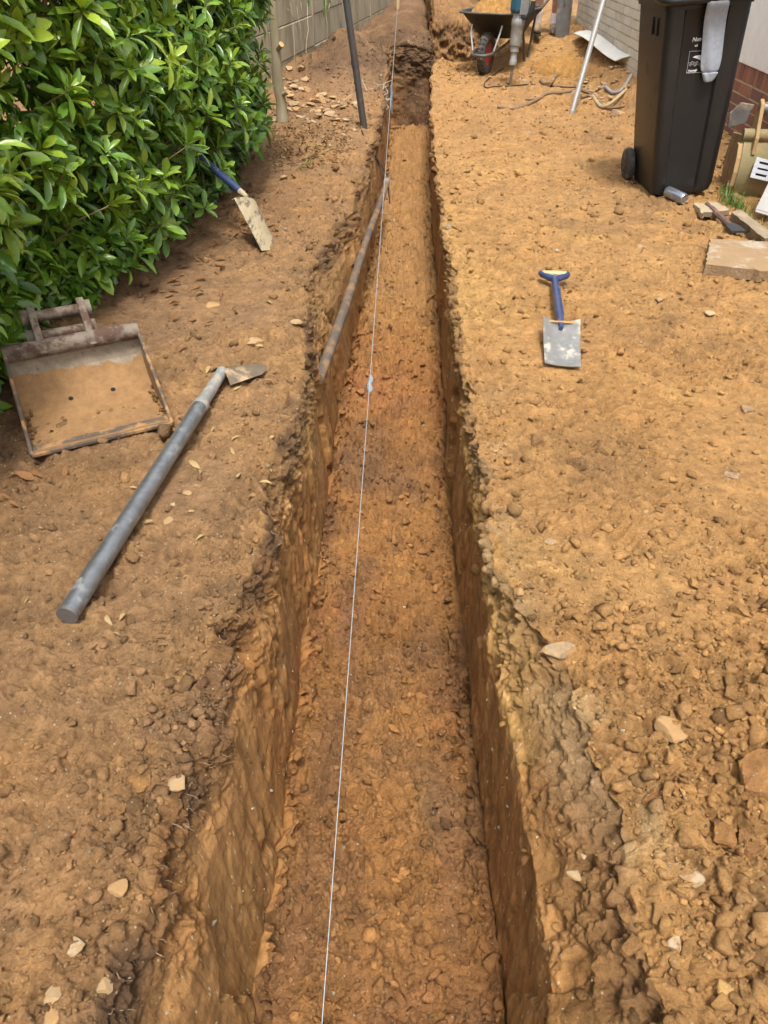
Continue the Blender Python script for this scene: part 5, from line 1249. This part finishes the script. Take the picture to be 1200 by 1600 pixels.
for xs_ in (0.0, B2W):
    poly = back + [(.30, .30), (.34, .16), (.30, .02)]
    m = Matrix.Translation((xs_ - .012, 0, 0)) @ Matrix(((0, 0, 1, 0), (1, 0, 0, 0), (0, 1, 0, 0), (0, 0, 0, 1)))
    MB().prism(poly, .012, m).build('side_plate', OLIVE2, b2o, smooth=0, bevel=.003)
    MB().prism([(y_ - .006, z_) for y_, z_ in back[:5]] + [(y_ + .035, z_) for y_, z_ in back[:5]][::-1], .022, Matrix.Translation((xs_ - .028 if xs_ == 0 else xs_, 0, 0)) @ Matrix(((0, 0, 1, 0), (1, 0, 0, 0), (0, 1, 0, 0), (0, 0, 0, 1)))).build('wear_plate', OLIVE2, b2o, smooth=0, bevel=.004)
MB().tube([(-.012, .04, .335), (B2W, .04, .335)], .035, 14).build('top_beam', OLIVE, b2o, smooth=50)
for ex in (.05, .30):
    pl = [(-.03, .24), (.06, .30), (.12, .34), (.15, .46), (.11, .52), (.06, .50), (.02, .40), (-.025, .33)]
    MB().prism(pl, .022, Matrix.Translation((ex, 0, 0)) @ Matrix(((0, 0, 1, 0), (1, 0, 0, 0), (0, 1, 0, 0), (0, 0, 0, 1)))).build('ear', OLIVE2, b2o, smooth=0, bevel=.004)
    MB().tube([(ex + .02, .09, .47), (ex + .045, .09, .47)], .036, 14).build('pin_boss', STEELD, b2o)
MB().tube([(.05, .09, .47), (.33, .09, .47)], .017, 12).build('pin', M('rusty_pin', (.20, .14, .10), (.14, .09, .06), scale=20, rough=.7, metal=.3, bump=.2), b2o, smooth=50)
MB().prism([(0, 0), (.10, .03), (.12, .13), (.04, .14), (-.01, .08)], .014, Matrix.Translation((-.10, .10, .36)) @ Matrix.Rotation(R(90), 4, 'X')).build('lug', STEELD, b2o, smooth=0, bevel=.004)
# plastic vent grille leaning on it
VENT = M('white_plastic', (.50, .52, .56), (.44, .46, .50), dirt=(.40, .36, .30), dirt_scale=10, dirt_amt=.25, scale=20, rough=.5, bump=.05)
v0 = at_y(1172, 277, gb.y - .09)
vg = thing('vent_grille', 'white slotted plastic vent grille leaning on the olive bucket', 'vent', (v0.x, v0.y, v0.z), (R(-22), R(10), R(-6)))
GW, GH = .20, .115
fr_ = MB()
for zz in (.008, .040, .072, .104): fr_.box((GW / 2, 0, zz), (GW, .008, .022 if zz not in (.008, .104) else .018))
for xx in (.012, .105, .19): fr_.box((xx, .0004, GH / 2), (.026, .0068, GH))
fr_.build('grille', VENT, vg, smooth=0, bevel=.0015)
MB().box((GW / 2, .010, GH / 2), (GW * .94, .006, GH * .92)).build('backing', M('slot_dark', (.03, .028, .026), scale=20, rough=.8), vg, smooth=0)
sup = MB().box((GW / 2, .03, .02), (.14, .04, .03)).build('clip', VENT, vg, smooth=0, bevel=.002)
# whitewashed timber
WTIM = M('whitewashed_timber', (.60, .59, .57), (.52, .50, .47), dirt=(.24, .20, .15), dirt_scale=14, dirt_amt=.3, scale=14, rough=.85, bump=.3, stretch=(1, 1, .3))
t0, t1_ = on(1192, 346, .05), at_y(1236, 250, on(1192, 346).y + .05)
wt = thing('white_timber', 'flaking white-painted timber leaning at the right edge', 'timber', (t0.x, t0.y, t0.z - .04))
dv = L_(wt, t1_) - Vector((0, 0, .04)); q_ = dv.to_track_quat('Z', 'Y').to_euler()
MB().box(Vector((0, 0, .04)) + dv * .9, (.10, .06, dv.length * 1.9), q_).build('plank', WTIM, wt, smooth=0, bevel=.006)
MB().box(Vector((0, 0, .04)) - dv * .055, (.094, .056, .02), q_).build('end_grain', WTIM, wt, smooth=0, bevel=.004)
# paving slab, broken piece, edging
SLAB = M('dirty_slab', (.30, .195, .105), (.24, .155, .08), dirt=(.34, .30, .23), dirt_scale=9, dirt_amt=.45, scale=14, rough=.95, bump=.9, bscale=60)
def rough_slab(name, label, corners, th, seed, z_top, n=14, mat=SLAB):
    r_ = np.random.default_rng(seed); c = [at(x, y, z_top) for x, y in corners]; base = (c[0] + c[2]) / 2; base.z = z_top - th
    vs = []; P_ = []
    for i in range(n + 1):
        row = []
        for j_ in range(n + 1):
            u, v_ = i / n, j_ / n; p = (c[0].lerp(c[1], v_)).lerp(c[3].lerp(c[2], v_), u)
            e_ = min(.009, .2 * (c[0] - c[1]).length / n, .2 * (c[0] - c[3]).length / n) if (i in (0, n) or j_ in (0, n)) else .0
            row.append(p - base + Vector((r_.normal() * e_, r_.normal() * e_, r_.normal() * .0012 - (.004 if e_ else 0))))
        P_.append(row)
    o = MB().sheet([q_ for q_ in P_[::-1]], th)
    ob = o.build(name, mat, None, smooth=30, loc=base); return tag(ob, label, 'slab')
rough_slab('paving_slab', 'mud-covered paving slab at the right edge of the clay', [(1103, 412), (1260, 428), (1262, 378), (1110, 372)], .055, 1, .055)
rough_slab('slab_fragment', 'small broken slab piece beside the drinks can', [(1098, 332), (1142, 327), (1118, 314), (1086, 317)], .03, 2, .04, 8, M('grey_slab', (.38, .31, .21), (.30, .24, .15), dirt=(.36, .24, .13), dirt_scale=9, dirt_amt=.4, scale=20, rough=.95, bump=.5, bscale=140))
rough_slab('edging_stone', 'half-buried concrete edging with grass behind the chisel', [(1195, 372), (1212, 366), (1156, 326), (1143, 330)], .08, 3, .05, 10, M('edging_concrete', (.28, .22, .15), (.22, .17, .11), dirt=(.35, .26, .16), dirt_scale=10, dirt_amt=.4, scale=20, rough=.95, bump=.5, bscale=140))
e0_, e1_ = on(1102, 327, .03), on(1150, 372, .018); dv = e1_ - e0_
ch = thing('chisel', 'rusty breaker chisel with dark spade tip lying by the slab', 'chisel', e0_ - Vector((0, 0, .03)))
o0 = Vector((0, 0, .03))
MB().tube([o0, o0 + dv * .16, o0 + dv * .17, o0 + dv * .72, o0 + dv * .78], [.013, .013, .017, .016, .014], 8).build('shank', M('purple_rust', (.13, .075, .065), (.09, .055, .05), dirt=(.25, .16, .09), dirt_scale=20, dirt_amt=.35, scale=25, rough=.7, bump=.2), ch)
sd_ = Vector((dv.y, -dv.x, 0)).normalized()
MB().sheet([[o0 + dv * .74 - sd_ * .016, o0 + dv * .74 + sd_ * .016], [o0 + dv * .84 - sd_ * .036, o0 + dv * .84 + sd_ * .036], [o0 + dv * 1.02 - sd_ * .040, o0 + dv * 1.02 + sd_ * .040]], .012).build('spade_tip', M('blued_steel', (.07, .075, .085), (.05, .05, .06), scale=20, rough=.45, metal=.5, bump=.1), ch)
GRASS = leaf_material('grass_blade', (.075, .16, .025)); GRASSD = leaf_material('dry_grass_blade', (.26, .25, .08))
def grass(name, label, spots, n, hgt, mat, seed):
    r_ = np.random.default_rng(seed); vs, fs = [], []; base = on(*spots[0])
    for (x, y) in spots:
        c = on(x, y)
        for _ in range(n):
            p = c - base + Vector((r_.normal() * .03, r_.normal() * .04, -.01)); h = hgt * r_.uniform(.5, 1.2); a_ = r_.uniform(0, 6.28); l_ = r_.uniform(.2, .8); w_ = .0025
            sd2 = Vector((math.cos(a_ + 1.57), math.sin(a_ + 1.57), 0)); k_ = len(vs)
            for t in (0, .4, .75, 1):
                q_ = p + Vector((math.cos(a_) * l_ * h * t * t, math.sin(a_) * l_ * h * t * t, h * t * (1 - .25 * t * l_))); vs += [q_ - sd2 * w_ * (1.05 - t), q_ + sd2 * w_ * (1.05 - t)]
            for s_ in range(3): fs.append((k_ + 2 * s_, k_ + 2 * s_ + 1, k_ + 2 * s_ + 3, k_ + 2 * s_ + 2))
    o = MB().add(vs, fs).build(name, mat, None, smooth=0, loc=base); return tag(o, label, 'grass')
grass('grass_tuft', 'green grass tuft at the foot of the olive bucket', [(1138, 318), (1131, 314), (1148, 322)], 60, .10, GRASS, 1)
grass('grass_tuft', 'sparse green grass blades on the concrete edging', [(1160, 345), (1156, 336), (1166, 330)], 26, .07, GRASS, 2)
grass('grass_tuft', 'yellowed dry grass tuft near the white timber', [(1186, 357), (1178, 350)], 40, .06, GRASSD, 3)
grass('grass_tuft', 'faint dry grass tuft beyond the hedge on the left bank', [(486, 262), (476, 255)], 20, .05, GRASSD, 4)
grass('sprig', 'tiny green sprig lying on the clay before the bin', [(998, 345)], 9, .035, GRASS, 5)

# ------------------------------------------------------------------ stones
FLINT = [M('flint_%d' % i, c, c2, dirt=(.38, .22, .09), dirt_scale=2.2, dirt_amt=.62, scale=4, rough=.85, bump=.6, bscale=14) for i, (c, c2) in enumerate([((.38, .28, .16), (.30, .21, .115)), ((.30, .235, .155), (.22, .165, .105)), ((.44, .36, .25), (.34, .265, .17)), ((.40, .245, .105), (.32, .19, .08)), ((.22, .155, .10), (.15, .11, .07))])]
sp2, sf2 = rock_protos(3, 16, 77, .35, 5)
stone_me = {}
def stone(x, y, r_px, kind, label, group=None, name='stone', sink=.7, flat=.75, seed=0):
    p = on(x, y); Zc = (np.array(p) - np.array([0, 0, CAM_H])) @ _fw; r_ = r_px * Zc / FPX
    key = ((seed * 5 + int(x)) % 16, kind)
    if key not in stone_me:
        m_ = mesh_from_np('stone', sp2[key[0]], sf2, smooth=True); m_.set_sharp_from_angle(angle=R(28)); m_.materials.append(FLINT[kind]); stone_me[key] = m_
    o = link(name, stone_me[key], None, None, (p.x, p.y, p.z + r_ * flat * (1 - sink) * .5), (0, 0, (x * 13 + y * 7) % 6.28)); o.scale = (r_ * 1.05, r_ * 1.05, r_ * flat)
    return tag(o, label, 'stone', group)
for a_ in [
    (875, 1018, 27, 1, 'pale grey flint jutting from the right trench lip'), (1048, 1138, 27, 3, 'smooth honey-coloured stone half buried in the right bank'),
    (995, 393, 16, 3, 'brown cobble below the bin beside a flatter one'), (1001, 387, 11, 1, 'grey cobble resting behind the brown one below the bin'), (945, 379, 8, 1, 'small grey pebble left of the paired cobbles'),
    (1031, 470, 11, 1, 'grey rounded stone alone on the clay right of the spade'), (1108, 493, 10, 2, 'flat pale stone well right of the spade blade'), (958, 296 , 8, 4, 'dark pebble near the bin wheel'),
    (332, 478, 12, 3, 'round tan stone on the left bank near the hedge'), (398, 541, 20, 0, 'pale crusted stone bedded by the left lip above the shovel'), (463, 507, 11, 0, 'pale stone on the left lip near the pipe'),
    (292, 771, 8, 0, 'small cream stone right of the shovel handle'), (307, 760, 8, 0, 'cream stone just above another by the shovel handle'), (270, 788, 6, 2, 'tiny whitish stone by the shovel handle'), (266, 812, 13, 0, 'flat cream flake of stone by the shovel handle'),
    (118, 1478, 14, 2, 'white chalky stone at the lower left corner'), (86, 1552, 17, 0, 'cream flint at the bottom left'), (165, 1543, 14, 0, 'rounded cream stone next to the cream flint'), (278, 1222, 14, 0, 'pale cream stone on the crumbling left lip'),
    (184, 1388, 16, 3, 'oblong orange stone on the left bank'), (88, 1588, 24, 3, 'large yellow-tan stone cut by the bottom left corner'),
    (1082, 1366, 22, 2, 'pale white-brown flint in the bottom right clods'), (1056, 1475, 16, 2, 'white flint among dark clods at bottom right'), (897, 1366, 14, 0, 'small cream flint on the right slope'), (912, 1338, 6, 2, 'white chip of stone on the right slope'),
    (862, 850, 13, 1, 'grey stone on the right bank by the cracked clay'), (1142, 743, 12, 4, 'brown lump of stone far right of the dark patch'), (1010, 800, 5, 2, 'small white chip right of the dark soil patch'),
    (824, 208, 11, 4, 'dark brown stone lying on the right bank below the root'), (779, 209, 8, 0, 'small ochre stone left of the dark brown one'), (826, 82, 10, 1, 'grey stone behind the breaker hammer'), (814, 127, 9, 2, 'white chalk lump at the breaker chisel'),
    (968, 175, 14, 1, 'rough grey stone half behind the bin'), (1118, 336, 7, 0, 'cream stone between slab fragment and chisel'), (1172, 372, 9, 0, 'cream angular stone in front of the edging'), (322, 405, 7, 2, 'pale stone under the hedge near the leaning spade'),
    (446, 277, 8, 0, 'cream stone on the left bank beyond the leaning spade'), (1140, 335, 9, 0, 'crumbly cream stone by the chisel'), (1168, 640, 14, 4, 'worn brown stone at the right edge of the clay'),
]: stone(*a_, sink=.95)
rr2 = np.random.default_rng(5)
for i in range(95):
    x = rr2.uniform(425, 565); y = 192 - (rr2.random() ** 1.2) * 82; 
    if x > 535 and y > 170: continue
    stone(x, y, rr2.uniform(3, 10), int(rr2.choice([0, 0, 1, 2, 2, 3, 4])), 'pale stone in the rubble strewn at the foot of the concrete wall', 'rubble stones by the concrete wall', seed=i, sink=.2)
stone(422, 188, 8, 2, 'white rounded stone at the foot of the sawn trunk'); stone(475, 133, 11, 3, 'orange-brown stone in the rubble by the concrete wall', seed=3)
for i in range(80):
    x = rr2.uniform(905, 985); y = rr2.uniform(86, 135)
    if y < 55 + (x - 900) * .5: continue
    stone(x, y, rr2.uniform(2.5, 6.5), int(rr2.choice([0, 0, 1, 2])), 'small pale stone in the rubble below the white board', 'rubble stones below the white board', seed=i, sink=.1)
for i in range(40):
    x = rr2.uniform(1108, 1150); y = rr2.uniform(205, 300)
    stone(x, y, rr2.uniform(2, 5), int(rr2.choice([0, 1, 1, 4])), 'small stone in the rubble between the bin and the olive bucket', 'rubble stones beside the bin', seed=i, sink=.1)
def crown_chunk(x, y, r_px, c, label, seed):
    """big broken clods of clay"""
    p = on(x, y); Zc = (np.array(p) - np.array([0, 0, CAM_H])) @ _fw; r_ = r_px * Zc / FPX
    v_ = pr3[seed % 10] * r_ * np.array([1.15, 1.15, .95]); v_ = v_ + (r_ * .10 * fbm(v_[:, 0], v_[:, 1], v_[:, 2], 3.2 / r_, 4, seed, .65))[:, None] * pr3[seed % 10]
    g_ = COL[int(np.clip(np.searchsorted(Y, p.y), 0, NR - 1))]; ci = int(np.argmin(np.abs(P[int(np.clip(np.searchsorted(Y, p.y), 0, NR - 1)), :, 0] - p.x))); cc_ = g_[ci] * .45 + np.array(c) * C(1.16, 1.06, .9) * .6
    m_ = mesh_from_np('clay_clod', v_, f3_); set_col(m_, 'soil', np.tile(cc_, (len(v_), 1))); m_.set_sharp_from_angle(angle=R(35)); o = link('clay_clod', m_, SOIL, None, (p.x, p.y, p.z + r_ * .16)); o.rotation_euler = (0, 0, seed)
    tag(o, label, 'clod')
for i, a_ in enumerate([(1178, 1225, 44, (.38, .19, .075), 'largest smooth clay clod at the right edge'), (1130, 1300, 26, (.36, .18, .07), 'clay clod left of the largest one at the right edge'), (1165, 1310, 22, (.38, .21, .09), 'tan clay clod below the largest one'),
    (1175, 1330, 20, (.34, .17, .07), 'reddish clay clod at the lower right edge'), (1080, 1285, 28, (.38, .225, .085), 'flat tan clay clod in the lower right'), (1020, 1248, 22, (.36, .17, .07), 'reddish clay clod beside the grey crust'),
    (985, 1480, 22, (.36, .2, .075), 'ochre clod above the dark stones at bottom right'), (1090, 1515, 22, (.38, .21, .08), 'ochre clod right of the dark stones at bottom right'), (975, 1425, 14, (.36, .2, .075), 'small ochre clod near the bottom right'),
    (940, 1515, 20, (.38, .21, .085), 'tan clod left of the dark stones'), (212, 1212, 24, (.38, .21, .075), 'biggest clod of the crumbled heap on the left lip'), (185, 1258, 15, (.36, .2, .075), 'clod at the bottom of the crumbled heap on the left lip'), (238, 1168, 13, (.38, .215, .08), 'clod at the top of the crumbled heap on the left lip'),
    (1120, 1420, 15, (.34, .17, .065), 'lone reddish clod in the lower right'), (905, 730, 18, (.2, .12, .06), 'dark clod on the dark patch of the right bank'), (840, 690, 16, (.28, .16, .08), 'brown clod on the right lip beside the dark patch')]):
    crown_chunk(*a_, seed=i * 3 + 1)

# ------------------------------------------------------------------ litter: fallen leaves, root fibres
FALL = [leaf_material('dead_leaf_%d' % i, c, .8) for i, c in enumerate([(.22, .11, .045), (.36, .26, .12), (.16, .085, .04)])]
def litter(name, label, n, fn, size, mat, seed):
    r_ = np.random.default_rng(seed); Vs, Fs = [], []
    for i in range(n):
        x, y = fn(r_)
        while x < 275 and 470 < y < 725: x, y = fn(r_)
        p = on(x, y, .003); L = size * r_.uniform(.5, 1.3); e_ = Euler((r_.normal() * .25, r_.normal() * .3, r_.uniform(0, 6.28))).to_matrix(); pv_ = LP[int(r_.integers(0, 6))][0]
        q_ = np.array(e_) @ (pv_ * L * np.array([1.2, 1, 1.3])).T; q_ = q_.T; q_[:, 2] -= q_[:, 2].min() ; Vs.append(q_ + np.array(p)); Fs.append(LF + 18 * i)
    m_ = mesh_from_np(name, np.concatenate(Vs), np.concatenate(Fs)); return tag(link(name, m_, mat), label, 'leaves', kind='stuff')
def f_hedge(r_): t = r_.random(); return (np.interp(t, [0, .35, .7, 1], [20, 230, 330, 470]) + r_.normal() * 32, np.interp(t, [0, .35, .7, 1], [760, 480, 370, 255]) + abs(r_.normal()) * 34)
def f_heap(r_): return (r_.uniform(425, 548), r_.uniform(195, 262))
def f_scat(r_): return (r_.uniform(280, 430), r_.uniform(420, 760)) if r_.random() < .6 else (r_.uniform(20, 330), r_.uniform(740, 1000))
litter('fallen_leaves', 'brown dead leaves strewn along the foot of the hedge', 90, f_hedge, .05, FALL[0], 1)
litter('fallen_leaves', 'mass of dry leaf litter between hedge and trench', 420, f_heap, .036, FALL[2], 2)
litter('fallen_leaves', 'pale dry leaves in the litter between hedge and trench', 170, f_heap, .032, FALL[1], 3)
litter('fallen_leaves', 'pale dead leaves scattered on the left bank', 36, f_scat, .035, FALL[1], 4)
rt_ = MB(); r3 = np.random.default_rng(8); iLp = first('wl')
for i in range(300):
    yy_ = r3.choice([r3.uniform(.7, 1.35), r3.uniform(.35, 2.0), r3.uniform(1.3, 5)]); r_ = int(np.clip(np.searchsorted(Y, yy_), 0, NR - 1)); cidx = iLp + int(r3.integers(0, 24)); p = Vector(P[r_, cidx]); d = Vector((r3.uniform(.2, 1), r3.normal() * .7, r3.normal() * .5 - .5)); L = r3.uniform(.012, .04)
    q_ = [p - d * .01]; 
    for s_ in range(4): q_.append(q_[-1] + d.normalized() * L / 4); d = d + Vector((r3.normal() * .5, r3.normal() * .5, r3.normal() * .4 - .3))
    rt_.tube(q_, [.0007, .0006, .0005, .0004, .0003], 4, cap=False)
tag(rt_.build('root_fibres', M('root_fibre', (.20, .13, .075), (.36, .27, .17), scale=50, rough=.9, bump=0), None), 'fine root fibres hanging from the torn left lip', 'roots', kind='stuff')
WR = M('pale_roots', (.52, .47, .38), (.42, .36, .27), scale=40, rough=.9, bump=.2)
rb_ = thing('root_ball', 'pale tangle of cut roots on the left bank beside the dark pole', 'roots', at_y(588, 150, 8.4))
rc = Vector(rb_.location)
for i in range(34):
    p = Vector((r3.normal() * .05, r3.normal() * .03, r3.normal() * .035)); d = Vector((r3.normal(), r3.normal() - .5, r3.normal() + .2)).normalized(); q_ = [p]
    for s_ in range(4): q_.append(q_[-1] + d * .045); d = (d + Vector((r3.normal() * .5, r3.normal() * .5, r3.normal() * .5))).normalized()
    MB().tube(q_, [.006, .005, .0045, .0035, .002], 5).build('root', WR, rb_)
